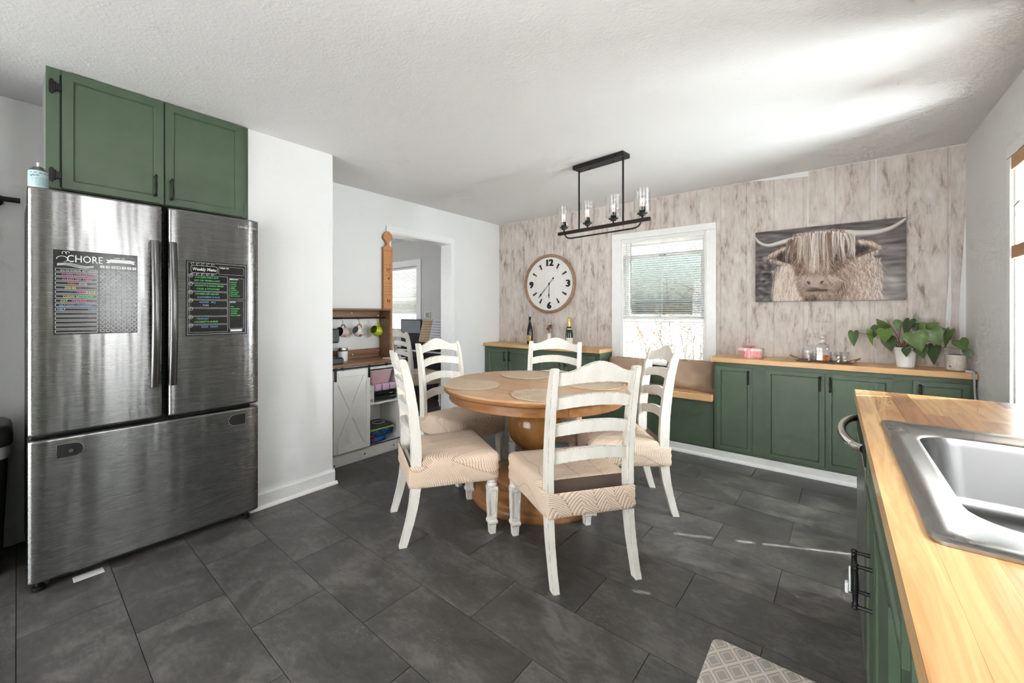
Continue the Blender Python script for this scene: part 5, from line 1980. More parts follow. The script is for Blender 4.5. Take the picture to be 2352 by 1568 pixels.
    for k in range(46):
        x0_ = .255 + .43 * (k + U(-.3, .3)) / 45
        t_ = (x0_ - .465) / .215
        y0_ = .075 + .085 * t_ * t_
        ln = U(.20, .40)
        if .40 < x0_ < .53:
            ln = U(.34, .55)
        if x0_ < .30 or x0_ > .64:
            ln = U(.22, .36)
        locks.append((x0_, y0_, x0_ + t_ * U(.0, .05) + U(-.02, .02), y0_ + ln))
    rg.shuffle(locks)
    for x0_, y0_, x1_, y1_ in locks:
        mid = (x0_ * .5 + x1_ * .5 + U(-.028, .028), (y0_ + y1_) / 2)
        lc = CREAM if rg.rand() > .38 else (TAN if rg.rand() > .4 else BROWN)
        for s_ in range(15):
            o_ = U(-.016, .016)
            c = tint(lc, U(.72, 1.08)) if rg.rand() > .22 else tint(DARK, U(1.0, 1.5))
            strand([(x0_ + o_, y0_ + U(-.008, .02)), (mid[0] + o_ * .8, mid[1]), (x1_ + o_ * .45, y1_ + U(-.05, .03))], c, U(.5, 1.0), .72)
    for k in range(70):
        x0_ = U(.28, .67)
        t_ = (x0_ - .465) / .215
        strand([(x0_, .09 + .085 * t_ * t_), (x0_ + U(-.02, .02), .06), (x0_ + U(-.05, .05), .04 + .08 * t_ * t_ + U(-.02, .03))], CREAM, .6, .5)
    img[:] = np.clip((img - .5) * 1.12 + .5, 0, 1)
    for k in range(1, 16):
        img[int(Hp * k / 16)] *= .97
    return np.clip(img, 0, 1)
pic = cow_picture()
Hp, Wp, _ = pic.shape
lin = np.where(pic <= .04045, pic / 12.92, ((pic + .055) / 1.055) ** 2.4)
cv = thing('canvas_print', 'wide canvas print of a long-haired horned cow on the back wall', 'picture', (-.0665, YB - .003, 1.6235))
part('stretcher', cv, plain('canvas_edge', S(104, 98, 96), .8), (-.4515, .4515, -.028, .0, -.2965, .2965), bev=.001)
xs2 = np.linspace(-.451, .451, Wp)
zs2 = np.linspace(.296, -.296, Hp)
X2, Z2 = np.meshgrid(xs2, zs2)
verts = np.stack([X2.ravel(), np.full(X2.size, -.0284), Z2.ravel()], 1)
idx = np.arange(Hp * Wp).reshape(Hp, Wp)
quads = np.stack([idx[1:, :-1].ravel(), idx[1:, 1:].ravel(), idx[:-1, 1:].ravel(), idx[:-1, :-1].ravel()], 1)
me = bpy.data.meshes.new('printed_face')
me.from_pydata(verts.tolist(), [], quads.tolist())
ca = me.color_attributes.new('print', 'FLOAT_COLOR', 'POINT')
buf = np.ones((Hp * Wp, 4), np.float32)
buf[:, :3] = lin.reshape(-1, 3)
ca.data.foreach_set('color', buf.ravel())
pm = MT('canvas_ink', (.5, .5, .5), .7)
at = pm.n('ShaderNodeAttribute', attribute_name='print')
pm.color(at.outputs['Color'])
me.materials.append(pm.m)
inst('printed_face', me, cv)
# ------------------------------------------------------------------ bench pillows
def pillow(label, cx_, cy_, w, h, d, tilt, seed, rz=0, roll=0):
    r = random.Random(seed)
    t = thing('throw_pillow', label, 'pillow', (cx_, cy_, .5355), rz, 'throw pillows on the window bench')
    bm = NB()
    n, m = 20, 14
    for side in (-1, 1):
        def fn(u, v):
            a, b = 2 * u - 1, 2 * v - 1
            e = (1 - abs(a) ** 4) * (1 - abs(b) ** 4)
            pinch = 1 - .05 * (1 - abs(b) ** 2) * abs(a) ** 6
            pz = 1 - .05 * (1 - abs(a) ** 2) * abs(b) ** 6
            wr = .006 * math.sin(7 * a + seed) * math.sin(5 * b + seed * 2) + .004 * math.sin(13 * a * b + seed)
            y = side * (d / 2 * e ** .55 + wr * e)
            return (a * w / 2 * pinch, y, b * h / 2 * pz)
        grid(bm, fn, n, m)
    bmesh.ops.remove_doubles(bm, verts=bm.verts, dist=.0005)
    R = Matrix.Rotation(tilt, 4, 'X') @ Matrix.Rotation(roll, 4, 'Y')
    bmesh.ops.transform(bm, matrix=R, verts=bm.verts)
    lo = min(v.co.z for v in bm.verts)
    bmesh.ops.translate(bm, vec=(0, 0, -lo), verts=bm.verts)
    obj('cushion_body', bm, PILLOW, t, True)
    # gathered piping round the edge
    pts = []
    for i in range(72):
        a = 2 * PI * i / 72
        q = (abs(math.cos(a)) ** 6 + abs(math.sin(a)) ** 6) ** (-1 / 6)
        x, z = math.cos(a) * q * w / 2 * .985, math.sin(a) * q * h / 2 * .985
        p = R @ Vector((x, .003 * math.sin(i * 2.3), z))
        pts.append((p.x, p.y, p.z - lo))
    bm = NB()
    tube(bm, pts, [.005 + .0014 * math.sin(i * 1.9) for i in range(72)], 6, closed=True)
    obj('piping', bm, PILLOW, t, True)
pillow('tan linen pillow on the left half of the window bench', -1.585, 4.085, .40, .255, .115, math.radians(-14), 2)
pillow('tan linen pillow against the right-hand cabinet on the window bench', -1.005, 4.070, .42, .275, .12, math.radians(-16), 5)

# ------------------------------------------------------------------ bottles and dried flowers under the clock
def bottle(label, x, y, glass, prof, foil=None, labels=()):
    t = thing('wine_bottle', label, 'bottle', (x, y, .8612))
    bm = NB()
    lathe(bm, prof, 28)
    obj('glass', bm, glass, t, 50)
    if foil:
        bm = NB()
        lathe(bm, foil[1], 24)
        obj('foil', bm, foil[0], t, 50)
    for nm, m_, r, z0, z1, a0, a1 in labels:
        bm = NB()
        n = 16
        def fn(u, v):
            a = a0 + (a1 - a0) * u
            return (r * math.cos(a), r * math.sin(a), z0 + (z1 - z0) * v)
        grid(bm, fn, n, 1)
        obj(nm, bm, m_, t, True)
    return t
DKGLASS = plain('bottle_dark', S(28, 18, 20), .08)
GRGLASS = plain('bottle_green', S(28, 46, 30), .08)
YLAB = MT('label_yellow', S(206, 170, 96), .6)
YLAB.color(YLAB.ramp(YLAB.noise(YLAB.co((60, 60, 60)), 1.5, 3), [(.44, S(120, 86, 40)), (.5, S(214, 182, 110))]))
YLAB = YLAB.m
PAPERL = plain('label_white', S(226, 222, 212), .6)
GOLD = plain('foil_gold', S(206, 176, 96), .3, .7)
cw = math.radians(-52)
bottle('dark slim wine bottle with yellow label under the clock', -2.772, 4.10, DKGLASS,
       [(.030, 0), (.0345, .003), (.0355, .01), (.0355, .13), (.034, .16), (.027, .20), (.0175, .24), (.014, .27), (.0138, .315), (.0155, .317), (.0155, .325), (.0, .3255)],
       None, (('paper_label', YLAB, .0360, .035, .105, cw - 1.5, cw + .35),))
bottle('green sparkling wine bottle with gold foil neck, right of the dried flowers', -2.248, 4.10, GRGLASS,
       [(.036, 0), (.041, .003), (.042, .01), (.042, .12), (.040, .145), (.032, .185), (.022, .22), (.0155, .245), (.0148, .262)],
       (GOLD, [(.0235, .217), (.0172, .245), (.0155, .27), (.016, .295), (.0175, .30), (.0165, .312), (.010, .318), (.0, .319)]),
       (('paper_label', PAPERL, .0425, .02, .095, cw - 1.2, cw + 1.2), ('neck_label', PAPERL, .0315, .178, .200, cw - .9, cw + .9)))
vt = thing('bud_vase', 'slim white bud vase under the clock', 'vase', (-2.508, 4.10, .8612))
bm = NB()
lathe(bm, [(.022, 0), (.026, .004), (.027, .05), (.024, .09), (.020, .12), (.022, .135), (.019, .134), (.016, .11), (.0, .10)], 24)
obj('vase_body', bm, plain('vase_white', S(228, 224, 218), .35), vt, True)
df = thing('dried_flowers', 'small bunch of dried brown flowers in the bud vase', 'flowers', (-2.508, 4.10, .965))
rf = random.Random(9)
DRY = [plain('dried_brown', S(120, 84, 54), .9), plain('dried_tan', S(160, 126, 88), .9), plain('dried_rust', S(110, 66, 40), .9)]
for i in range(14):
    a = rf.uniform(0, 2 * PI)
    r = rf.uniform(.005, .048)
    h = rf.uniform(.075, .135)
    tip = Vector((r * math.cos(a), r * math.sin(a) * .6, h))
    bm = NB()
    tube(bm, [(0, 0, .0), (tip.x * .4, tip.y * .4, h * .6), tuple(tip)], .0013, 5)
    st_ = obj('stem', bm, DRY[1], df)
    bm = NB()
    for k in range(9):
        d = Vector((rf.uniform(-1, 1), rf.uniform(-1, 1), rf.uniform(-.4, 1))).normalized() * rf.uniform(.008, .017)
        n = d.cross(Vector((rf.uniform(-1, 1), rf.uniform(-1, 1), rf.uniform(-1, 1)))).normalized() * .006
        q = [tip - n * .3, tip + d * .5 - n, tip + d, tip + d * .5 + n]
        up = d.cross(n).normalized() * .0012
        A_ = [bm.verts.new(p) for p in q]
        B_ = [bm.verts.new(p + up) for p in q]
        bm.faces.new(A_)
        bm.faces.new(B_[::-1])
        for z in range(4):
            bm.faces.new([A_[z], A_[(z + 1) % 4], B_[(z + 1) % 4], B_[z]])
    obj('flower_head', bm, DRY[i % 3], st_)

# ------------------------------------------------------------------ things on the right-hand counter
CT = .8612
gb = thing('gift_box', 'small pink heart-dotted ceramic box with a bow on the counter', 'box', (-.538, 4.05, CT))
PK = plain('ceramic_pink', S(228, 158, 164), .25)
PKW = plain('ceramic_lid', S(238, 222, 220), .25)
oc = [(.083 * math.cos(a) * 1.0, .062 * math.sin(a)) for a in [PI / 8 + k * PI / 4 for k in range(8)]]
bm = NB()
loft(bm, [[(a * k, b * k, z) for a, b in oc] for k, z in ((.94, 0), (.98, .004), (1.0, .058))])
body = obj('box_body', bm, PK, gb)
bm = NB()
loft(bm, [[(a * k, b * k, z) for a, b in oc] for k, z in ((1.04, .0582), (1.05, .064), (1.03, .076), (.9, .082))])
obj('lid', bm, PKW, gb)
part('ribbon', gb, PK, (-.012, .012, -.0645, .0645, .0, .0845), bev=.001)
bm = NB()
for s in (-1, 1):
    tube(bm, [(0, 0, .086), (s * .012, -.004, .097), (s * .030, -.004, .099), (s * .034, 0, .092), (s * .020, .003, .087), (0, 0, .086)], [.003, .004, .0045, .004, .0035, .003], 6)
    tube(bm, [(0, 0, .086), (s * .018, -.016, .087), (s * .026, -.030, .0845)], [.003, .003, .002], 6)
obj('bow', bm, plain('bow_rose', S(206, 108, 116), .3), gb, True)
for x, z in ((-.052, .02), (-.03, .042), (.03, .022), (.055, .040), (.045, .010)):
    bm = NB()
    bmesh.ops.create_icosphere(bm, subdivisions=1, radius=.0035, matrix=Matrix.Translation((x, -.0578, z)))
    obj('dot', bm, plain('dot_dark', S(120, 70, 74), .4), body, True)

ty = thing('serving_tray', 'long dark metal tray with antler-like gilt handles', 'tray', (-.066, 4.045, CT))
TRAYM = plain('tray_metal', S(120, 104, 92), .35, .6)
bm = NB()
loft(bm, [[(a * k, b * k, z) for a, b in rrect(-.165, .165, -.065, .065, .012)] for k, z in ((.93, .0), (.98, .004), (1.0, .012))] +
     [[(a * k, b * k, z) for a, b in rrect(-.165, .165, -.065, .065, .012)] for k, z in ((.985, .012), (.94, .0055))])
obj('plate', bm, TRAYM, ty, 30)
GILT = plain('gilt_twig', S(176, 138, 96), .4, .5)
for s in (-1, 1):
    bm = NB()
    tube(bm, [(s * .150, -.045, .012), (s * .172, -.035, .026), (s * .195, -.010, .034), (s * .205, .012, .040)], [.005, .006, .005, .003], 7)
    tube(bm, [(s * .150, .045, .012), (s * .172, .03, .024), (s * .188, .005, .032), (s * .180, -.02, .036)], [.005, .006, .005, .003], 7)
    tube(bm, [(s * .172, -.035, .026), (s * .180, -.05, .038)], [.004, .002], 6)
    tube(bm, [(s * .188, .005, .032), (s * .206, -.012, .048)], [.004, .002], 6)
    obj('handle', bm, GILT, ty, True)
def sqloop(h, z, r=.006):
    return [(a, b, z) for a, b in rrect(-h, h, -h, h, r, 3)]
dc = thing('whiskey_decanter', 'square glass decanter half full of amber whiskey with round stopper', 'decanter', (-.072, 4.05, CT + .0062))
bm = NB()
loft(bm, [sqloop(.036, 0), sqloop(.040, .004), sqloop(.041, .10), sqloop(.039, .118), sqloop(.028, .130), sqloop(.0165, .136), sqloop(.0145, .145), sqloop(.0145, .162), sqloop(.018, .166)], True, False)
obj('bottle', bm, CRYSTAL, dc, 40)
bm = NB()
loft(bm, [sqloop(.034, .004), sqloop(.0375, .008), sqloop(.0375, .050)])
WH = MT('whiskey', S(190, 104, 20), .1)
WH.b.inputs['Emission Color'].default_value = (0, 0, 0, 1)
WV = WH.n('ShaderNodeTexVoronoi')
WV.inputs['Scale'].default_value = 85
WH.l(WH.co(), WV.inputs['Vector'])
WH.color(WH.ramp(WV.outputs['Distance'], [(.1, S(226, 150, 60)), (.45, S(176, 88, 12)), (.8, S(130, 58, 6))]))
obj('whiskey', bm, WH.m, dc, 40)
bm = NB()
lathe(bm, [(.011, .150), (.012, .166), (.0245, .170), (.0262, .176), (.0262, .190), (.024, .196), (.012, .199), (.0, .1995)], 16)
obj('stopper', bm, CRYSTAL, dc, 30)
GR = m_glass('cut_tumbler', (.965, .97, .975), .2, rough=.08)
def tumbler(label, x, y):
    t = thing('whiskey_tumbler', label, 'glass', (x, y, CT + .0062), 0, 'cut-glass tumblers on the tray')
    bm = NB()
    n = 18
    lp = []
    for i, z in enumerate((0, .004, .018, .032, .046, .058, .076)):
        r = .0345 + .004 * z / .076
        lp.append([((r + (.0022 if (k + i) % 2 else -.0012) * (1 if 0 < i < 5 else 0)) * math.cos(2 * PI * (k + .5 * (i % 2)) / n), (r + (.0022 if (k + i) % 2 else -.0012) * (1 if 0 < i < 5 else 0)) * math.sin(2 * PI * (k + .5 * (i % 2)) / n), z) for k in range(n)])
    lp += [[(.034 * math.cos(2 * PI * k / n), .034 * math.sin(2 * PI * k / n), .076) for k in range(n)], [(.031 * math.cos(2 * PI * k / n), .031 * math.sin(2 * PI * k / n), .014) for k in range(n)]]
    loft(bm, lp, True, True)
    obj('cut_glass', bm, GR, t)
tumbler('cut-glass tumbler left of the decanter, nearest the pink box', -.158, 4.022)
tumbler('cut-glass tumbler behind, left of the decanter', -.128, 4.082)
tumbler('cut-glass tumbler just right of the decanter, in front', .008, 4.018)
tumbler('cut-glass tumbler at the right end of the tray', .045, 4.078)

# potted plant
pp = thing('potted_plant', 'heart-leaf plant with long trailing stems in a white pot', 'plant', (.366, 4.02, CT))
bm = NB()
lathe(bm, [(.038, 0), (.043, .003), (.055, .118), (.060, .122), (.062, .138), (.058, .139), (.055, .124), (.050, .118), (.0, .117)], 40)
obj('pot', bm, plain('pot_white', S(230, 230, 228), .4), pp, True)
bm = NB()
lathe(bm, [(.053, .112), (.03, .125), (.0, .128)], 20)
obj('soil', bm, plain('soil_brown', S(70, 50, 36), .9), pp, True)
LEAF = m_leaf('plant_leaf', S(66, 90, 38), S(98, 124, 54))
LEAFD = m_leaf('plant_leaf_dark', S(46, 64, 30), S(68, 90, 42))
STEM = plain('plant_stem', S(112, 84, 54), .7)
HEART = [(0, 0), (.10, -.10), (.24, -.165), (.37, -.14), (.465, -.05), (.5, .08), (.485, .23), (.43, .38), (.345, .53), (.245, .68), (.15, .81), (.07, .92), (0, 1.0)]
def leaf_bm(L_, w):
    """heart-shaped blade; junction at origin, tip towards +Y, face +Z"""
    bm = NB()
    n = len(HEART) - 1
    for s in (-1, 1):
        prev = None
        for i, (hx, hy) in enumerate(HEART):
            x, y = hx * w, hy * L_
            cyy = L_ * (i / n) ** 1.25
            def dz(yy):
                return -.16 * L_ * max(0, yy / L_) ** 2
            ym = (y + cyy) / 2
            row = (bm.verts.new((0, cyy, dz(cyy))), bm.verts.new((s * x * .5, ym, dz(ym) + .10 * x)), bm.verts.new((s * x, y, dz(y) + .09 * x)))
            if prev:
                for a_, b_ in ((0, 1), (1, 2)):
                    bm.faces.new([prev[a_], prev[b_], row[b_], row[a_]])
            prev = row
    bmesh.ops.remove_doubles(bm, verts=bm.verts, dist=1e-5)
    bmesh.ops.recalc_face_normals(bm, faces=bm.faces)
    ext = bmesh.ops.extrude_face_region(bm, geom=list(bm.faces))
    bmesh.ops.translate(bm, vec=(0, 0, -.0009), verts=[v for v in ext['geom'] if isinstance(v, bmesh.types.BMVert)])
    return bm
def place_leaf(parent, org, A, B, w, mat, toward, stem_from=None):
    A, B = Vector(A) - Vector(org), Vector(B) - Vector(org)
    d = B - A
    L_ = d.length
    ey = d.normalized()
    nz = Vector(toward)
    nz = (nz - ey * nz.dot(ey)).normalized()
    ex = ey.cross(nz).normalized()
    o = obj('leaf', leaf_bm(L_, w), mat, parent, 60)
    o.matrix_local = frame_mat(A, ex, ey, nz)
    if stem_from is not None:
        s = Vector(stem_from)
        mid = s.lerp(A, .55) + Vector((0, 0, .03 + .04 * (A - s).length))
        bm = NB()
        pts = []
        for i in range(9):
            q = i / 8
            pts.append(s * (1 - q) ** 2 + mid * 2 * q * (1 - q) + A * q * q)
        tube(bm, pts, [.0024 - .0009 * i / 8 for i in range(9)], 5)
        obj('stem', bm, STEM, parent, True)
LEAVES = [((0.102, 4.02, 1.094), (0.098, 4.0, 0.992), 0.063, 1), ((0.188, 4.05, 1.104), (0.196, 4.03, 1.0), 0.040, 0), ((0.232, 4.06, 1.131), (0.197, 4.04, 1.05), 0.067, 1),
    ((0.271, 4.05, 1.128), (0.221, 4.03, 1.19), 0.066, 0), ((0.264, 3.95, 1.118), (0.254, 3.93, 1.033), 0.103, 0), ((0.281, 3.99, 1.06), (0.289, 3.97, 0.968), 0.086, 1),
    ((0.283, 4.03, 1.172), (0.275, 4.01, 1.186), 0.017, 1), ((0.351, 4.06, 1.171), (0.329, 4.04, 1.113), 0.082, 0), ((0.388, 4.03, 1.182), (0.355, 4.01, 1.078), 0.059, 1),
    ((0.428, 4.06, 1.139), (0.407, 4.04, 1.218), 0.04, 0), ((0.404, 4.02, 1.156), (0.409, 4.0, 1.109), 0.04, 1), ((0.431, 4.04, 1.116), (0.454, 4.02, 1.173), 0.063, 0),
    ((0.393, 3.9, 1.096), (0.433, 3.88, 0.983), 0.123, 0), ((0.468, 4.05, 1.133), (0.522, 4.03, 1.174), 0.059, 0), ((0.473, 3.93, 1.121), (0.509, 3.91, 1.024), 0.105, 0),
    ((0.494, 4.02, 1.122), (0.551, 4.0, 1.134), 0.062, 0), ((0.428, 3.96, 1.016), (0.439, 3.94, 0.934), 0.083, 1), ((0.49, 3.94, 1.017), (0.478, 3.92, 0.9), 0.075, 1),
    ((0.568, 4.0, 1.121), (0.534, 3.98, 1.011), 0.048, 0), ((0.605, 3.98, 1.059), (0.628, 3.96, 0.992), 0.079, 0), ((0.632, 3.97, 0.997), (0.650, 3.95, 0.948), 0.043, 1), ((0.363, 3.93, 0.995), (0.356, 3.91, 0.943), 0.052, 1)]
rl_ = random.Random(12)
for A_, B_, w_, dk in LEAVES:
    tw = (-.35 + rl_.uniform(-.45, .45), -1, .45 + rl_.uniform(-.3, .3))
    place_leaf(pp, (.366, 4.02, CT), A_, B_, w_, LEAFD if dk else LEAF, tw, (-.02 + rl_.uniform(-.02, .03), rl_.uniform(-.015, .015), .125))

dfz = thing('ceramic_diffuser', 'short round cream textured diffuser with blue top beside the plant', 'diffuser', (.5925, 4.0, CT))
CR = MT('diffuser_cream', S(214, 204, 194), .4)
vr = CR.n('ShaderNodeTexVoronoi')
vr.inputs['Scale'].default_value = 45
CR.l(CR.co(), vr.inputs['Vector'])
CR.bump(vr.outputs['Distance'], .5, .004)
bm = NB()
lathe(bm, [(.043, .003), (.0475, .008), (.049, .05), (.0485, .098), (.046, .104), (.043, .103), (.043, .094), (.0, .093)], 40)
obj('body', bm, CR.m, dfz, True)
bm = NB()
lathe(bm, [(.044, 0), (.044, .003)], 32)
obj('base_ring', bm, BLACK, dfz, True)
bm = NB()
lathe(bm, [(.0428, .0935), (.0428, .1015), (.03, .106), (.0, .107)], 28)
obj('water_cover', bm, plain('cover_blue', S(70, 116, 164), .25), dfz, True)
bm = NB()
tube(bm, [(-.0285, -.0388, .030), (-.0305, -.0415, .030)], .0055, 12)
obj('button', bm, CHROME, dfz)
# power cord over the counter edge
pc = thing('power_cord', 'grey power cord and plug hanging over the right end of the counter', 'cord', (.640, 3.905, CT))
part('plug', pc, plain('plug_grey', S(196, 198, 200), .4), (-.022, .008, -.012, .018, .0005, .016), bev=.003)
bm = NB()
tube(bm, [(.005, .0, .010), (.008, -.010, .010), (.010, -.0185, .004), (.0105, -.0195, -.02), (.012, -.021, -.08), (.016, -.02, -.18), (.018, -.018, -.28), (.019, -.016, -.45)], .0052, 8)
obj('cable', bm, plain('cable_grey', S(176, 180, 182), .5), pc, True)

# ------------------------------------------------------------------ wooden shelves in the right-hand window
for i, (za, zb, lab) in enumerate(((1.937, 2.004, 'upper pine shelf board across the right-hand window'), (1.502, 1.564, 'lower pine shelf board across the right-hand window, plant on it'))):
    o = part('window_shelf', None, SHELFW, (XR - .012, XR + .050, 2.502, 3.222, za, zb), bev=.002)
    tag(o, lab, 'shelf', 'window shelves')
sp_ = thing('shelf_plant', 'small trailing plant on the lower window shelf at the right edge', 'plant', (XR + .018, 2.98, 1.5645))
bm = NB()
lathe(bm, [(.020, 0), (.026, .003), (.030, .055), (.031, .06), (.028, .06), (.026, .05), (.0, .048)], 20)
obj('pot', bm, plain('pot_terracotta', S(196, 186, 172), .5), sp_, True)
for A_, B_ in (((.640, 3.03, 1.745), (.625, 3.10, 1.728)), ((.635, 3.02, 1.70), (.632, 3.095, 1.655)), ((.65, 2.93, 1.72), (.632, 2.87, 1.68))):
    place_leaf(sp_, (XR + .018, 2.98, 1.5645), A_, B_, .026, LEAF, (-.8, -.3, .5), (0, 0, .05))

# ------------------------------------------------------------------ floor mat by the sink
MM = MT('mat_trellis', S(206, 198, 188), .8)
v_ = MM.co((1, 1, 1), rot=(0, 0, math.radians(45)))
ck_ = MM.n('ShaderNodeSeparateXYZ')
MM.l(MM.co((1, .72, 1)), ck_.inputs[0])
s1 = MM.math('ADD', ck_.outputs[0], ck_.outputs[1])
s2 = MM.math('SUBTRACT', ck_.outputs[0], ck_.outputs[1])
f1 = MM.math('PINGPONG', MM.math('ADD', s1, 5.0), .036)
f2 = MM.math('PINGPONG', MM.math('ADD', s2, 5.0), .036)
dm = MM.math('MINIMUM', f1, f2)
nz_ = MM.noise(MM.co((1, 1, 1)), 24, 4)
c_ = MM.ramp(dm, [(.0, S(224, 217, 208)), (.0068, S(224, 217, 208)), (.0072, S(176, 166, 156)), (.0125, S(190, 181, 172)), (.013, S(222, 215, 206)), (.019, S(220, 213, 204)), (.0195, S(178, 170, 162))])
for n_ in MM.nt.nodes:
    if n_.type == 'VALTORGB' and len(n_.color_ramp.elements) == 7:
        n_.color_ramp.interpolation = 'LINEAR'
MM.color(MM.mix(.25, c_, MM.ramp(nz_, [(.3, (.6, .58, .55)), (.7, (1, 1, 1))]), 'MULTIPLY'))
bm = NB()
lp = [[(a, b, z) for a, b in rrect(-.2 + k, .2 - k, -.38 + k, .38 - k, .03, 5)] for k, z in ((0, .0), (0, .006), (.006, .012), (.012, .0135))]
loft(bm, lp)
o = obj('floor_mat', bm, MM.m, smooth=True)
o.location = (-.150, 1.379, .0005)
tag(o, 'cream anti-fatigue floor mat with diamond trellis pattern before the sink', 'mat')

# ------------------------------------------------------------------ left edge: bin, spray can, rod, paper
tb = thing('trash_can', 'tall black swing-lid trash can with a clear liner left of the fridge', 'trash can', (-3.10, -.155, 0))
bm = NB()
loft(bm, [[(a * k, b * k, z) for a, b in rrect(-.17, .17, -.175, .175, .06, 6)] for k, z in ((.86, 0), (.88, .01), (1.0, .60))])
obj('bin_body', bm, plain('bin_black', S(13, 13, 14), .4), tb, True)
bm = NB()
loft(bm, [[(a * k, b * k, z) for a, b in rrect(-.172, .172, -.178, .178, .06, 6)] for k, z in ((1.0, .555), (1.03, .58), (1.02, .62))], False, False)
obj('liner', bm, m_translucent('liner_plastic', S(190, 190, 186), .4), tb, True)
bm = NB()
loft(bm, [[(a * k, b * k, z) for a, b in rrect(-.178, .178, -.184, .184, .065, 6)] for k, z in ((1.0, .612), (1.03, .622), (1.03, .665), (.99, .690), (.90, .705), (.5, .712))])
lid = obj('lid', bm, plain('lid_black', S(28, 28, 28), .3), tb, True)
part('swing_flap', lid, plain('flap_black', S(34, 34, 34), .3), (-.10, .10, -.115, .115, .7085, .7165), bev=.002)

ac = thing('spray_can', 'pale blue air-freshener can standing on top of the fridge', 'can', (-2.7005, .1045, 1.7905))
bm = NB()
lathe(bm, [(.0305, 0), (.0325, .003), (.0325, .070), (.031, .074)], 32)
can = obj('can_body', bm, plain('can_blue', S(176, 204, 206), .3), ac, True)
bm = NB()
lathe(bm, [(.031, .0742), (.026, .081), (.020, .087), (.018, .092), (.011, .093), (.011, .096), (.0, .096)], 28)
obj('dome', bm, plain('can_metal', S(128, 126, 124), .3, .8), ac, True)
bm = NB()
lathe(bm, [(.004, .096), (.0045, .108), (.0055, .109), (.005, .114), (.0, .114)], 12)
obj('nozzle', bm, WHITE, ac, True)
def wrap(bm, r, a_mid):
    for v in bm.verts:
        a = a_mid + v.co.x / r
        rr = r + v.co.y
        v.co = Vector((rr * math.cos(a), rr * math.sin(a), v.co.z))
bm = NB()
text_into(bm, 'glade', .014, frame_mat((-.030, .0004, .048), (1, 0, 0), (0, 0, 1), (0, 1, 0)), .0004, shear=.3)
box(bm, -.030, .035, .0002, .0006, .062, .0650)
for i, (z, w_) in enumerate(((.040, .04), (.034, .036), (.028, .042), (.022, .03), (.016, .04), (.010, .034))):
    for k in range(6):
        box(bm, -.026 + k * .011, -.026 + k * .011 + .009, .0002, .0006, z, z + .0012)
bmesh.ops.subdivide_edges(bm, edges=[e for e in bm.edges if e.calc_length() > .008], cuts=3)
wrap(bm, .0327, math.radians(5))
obj('printing', bm, plain('can_print', S(56, 84, 88), .5), can)

rod = thing('wall_rod', 'black pipe rod on a bracket left of the fridge', 'rod', (XL, 0, 1.826))
bm = NB()
tube(bm, [(.062, -.22, 0), (.062, .062, 0)], .0135, 12)
obj('pipe', bm, BLACKMET, rod, True)
bm = NB()
lathe_pts = [[(d, -.03 + r * math.cos(2 * PI * i / 8), r * math.sin(2 * PI * i / 8)) for i in range(8)] for r, d in ((.036, 0.0005), (.036, .010), (.016, .016), (.014, .062))]
loft(bm, lathe_pts)
obj('bracket', bm, BLACKMET, rod)
o = part('paper_scrap', None, plain('paper_white', S(214, 212, 208), .7), (-2.705, -2.648, .212, .318, .0005, .0012), bev=0)
tag(o, 'curled scrap of white paper sticking out under the fridge', 'paper')

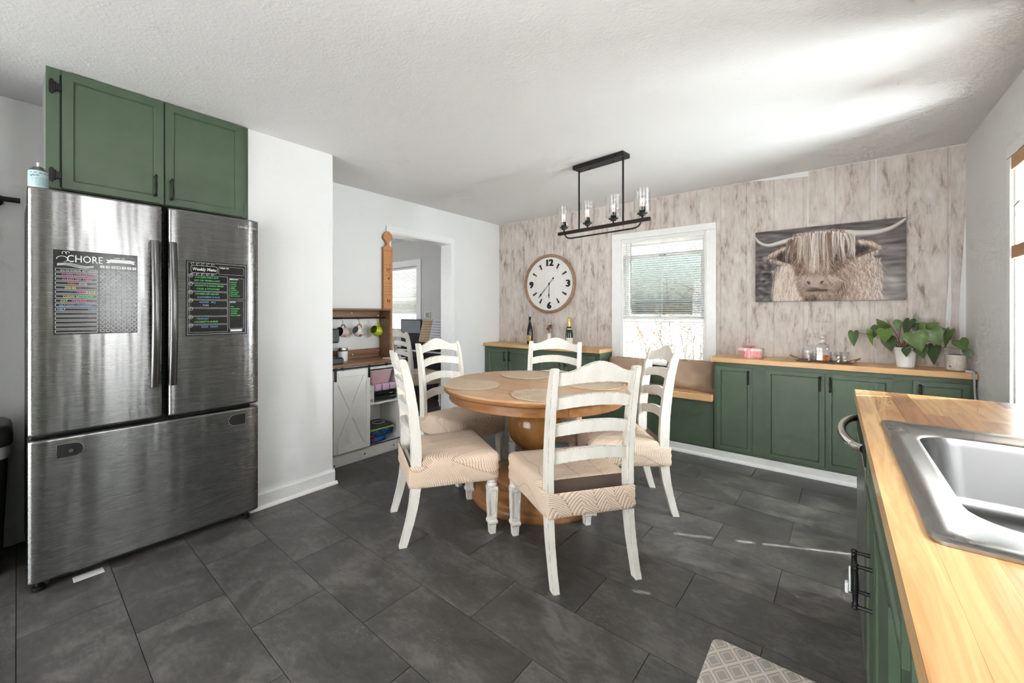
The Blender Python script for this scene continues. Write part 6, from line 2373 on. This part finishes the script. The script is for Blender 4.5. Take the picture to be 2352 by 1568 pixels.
# ------------------------------------------------------------------ far room
pn = thing('digital_piano', 'black upright piano against the wall of the far room', 'piano', (-4.42, 4.0, 0))
PB = plain('piano_black', S(20, 20, 24), .3)
part('cabinet', pn, PB, (-.70, .74, .02, .20, .0, .905), bev=.006)
part('key_bed', pn, PB, (-.70, .74, -.26, .02, .62, .690), bev=.006)
part('music_ledge', pn, PB, (-.62, .66, -.06, .02, .780, .800), bev=.003)
bm = NB()
for i in range(36):
    box(bm, -.66 + i * .0385, -.66 + i * .0385 + .0365, -.25, -.11, .6905, .705)
obj('white_keys', bm, WHITE, pn)
bm = NB()
for i in range(35):
    if i % 7 in (2, 6):
        continue
    box(bm, -.66 + i * .0385 + .028, -.66 + i * .0385 + .046, -.20, -.11, .7055, .716)
obj('black_keys', bm, BLACK, pn)
for x in (-.68, .72):
    part('leg', pn, PB, (x - .02, x + .02, -.24, -.20, 0, .62), bev=.003)
mo = thing('monitor', 'flat grey screen with a dark bezel on top of the piano', 'monitor', (-4.98, 4.11, .906))
part('bezel', mo, plain('bezel_navy', S(40, 46, 60), .35), (-.24, .24, -.012, .02, .0, .225), bev=.004)
part('screen', mo, plain('screen_grey', S(122, 128, 132), .2), (-.222, .222, -.0135, -.0122, .018, .207), bev=0)
sm = thing('sheet_music', 'open music book with tan and white pages on the piano ledge', 'book', (-4.46, 3.985, .8005))
for s, m_, nm in ((-1, plain('page_tan', S(186, 164, 134), .8), 'tan_page'), (1, plain('page_white', S(206, 208, 212), .8), 'white_page')):
    bm = NB()
    def fn(u, v, s=s):
        x = s * u * .225 + .06 * v
        return (x, .02 + .035 * v - .012 * math.sin(u * PI), .008 + .33 * v * (1 - .02 * u))
    grid(bm, fn, 8, 6)
    ext = bmesh.ops.extrude_face_region(bm, geom=list(bm.faces))
    bmesh.ops.translate(bm, vec=(0, .003, 0), verts=[v for v in ext['geom'] if isinstance(v, bmesh.types.BMVert)])
    pg = obj(nm, bm, m_, sm, 40)
    bm = NB()
    for k in range(8):
        v0 = .08 + k * .115
        for j in range(2):
            vv = v0 + j * .03
            pts = []
            for i in range(9):
                u = .06 + .86 * i / 8
                x, y, z = fn(u, vv)
                pts.append((x, y - .0015, z))
            tube(bm, pts, .0022 if j == 0 else .0012, 4)
    obj('staves', bm, plain('ink_' + nm, S(96, 82, 66) if s < 0 else S(110, 112, 118), .8), pg)
wf = thing('small_wall_frame', 'tiny silver-white frame on the far room wall', 'frame', (-4.735, 4.228, 1.198))
part('frame', wf, WHITE, (-.058, .058, -.012, 0, -.045, .045), bev=.002)
part('insert', wf, plain('insert_grey', S(150, 150, 148), .4), (-.036, .050, -.0135, -.0121, -.038, .038), bev=0)
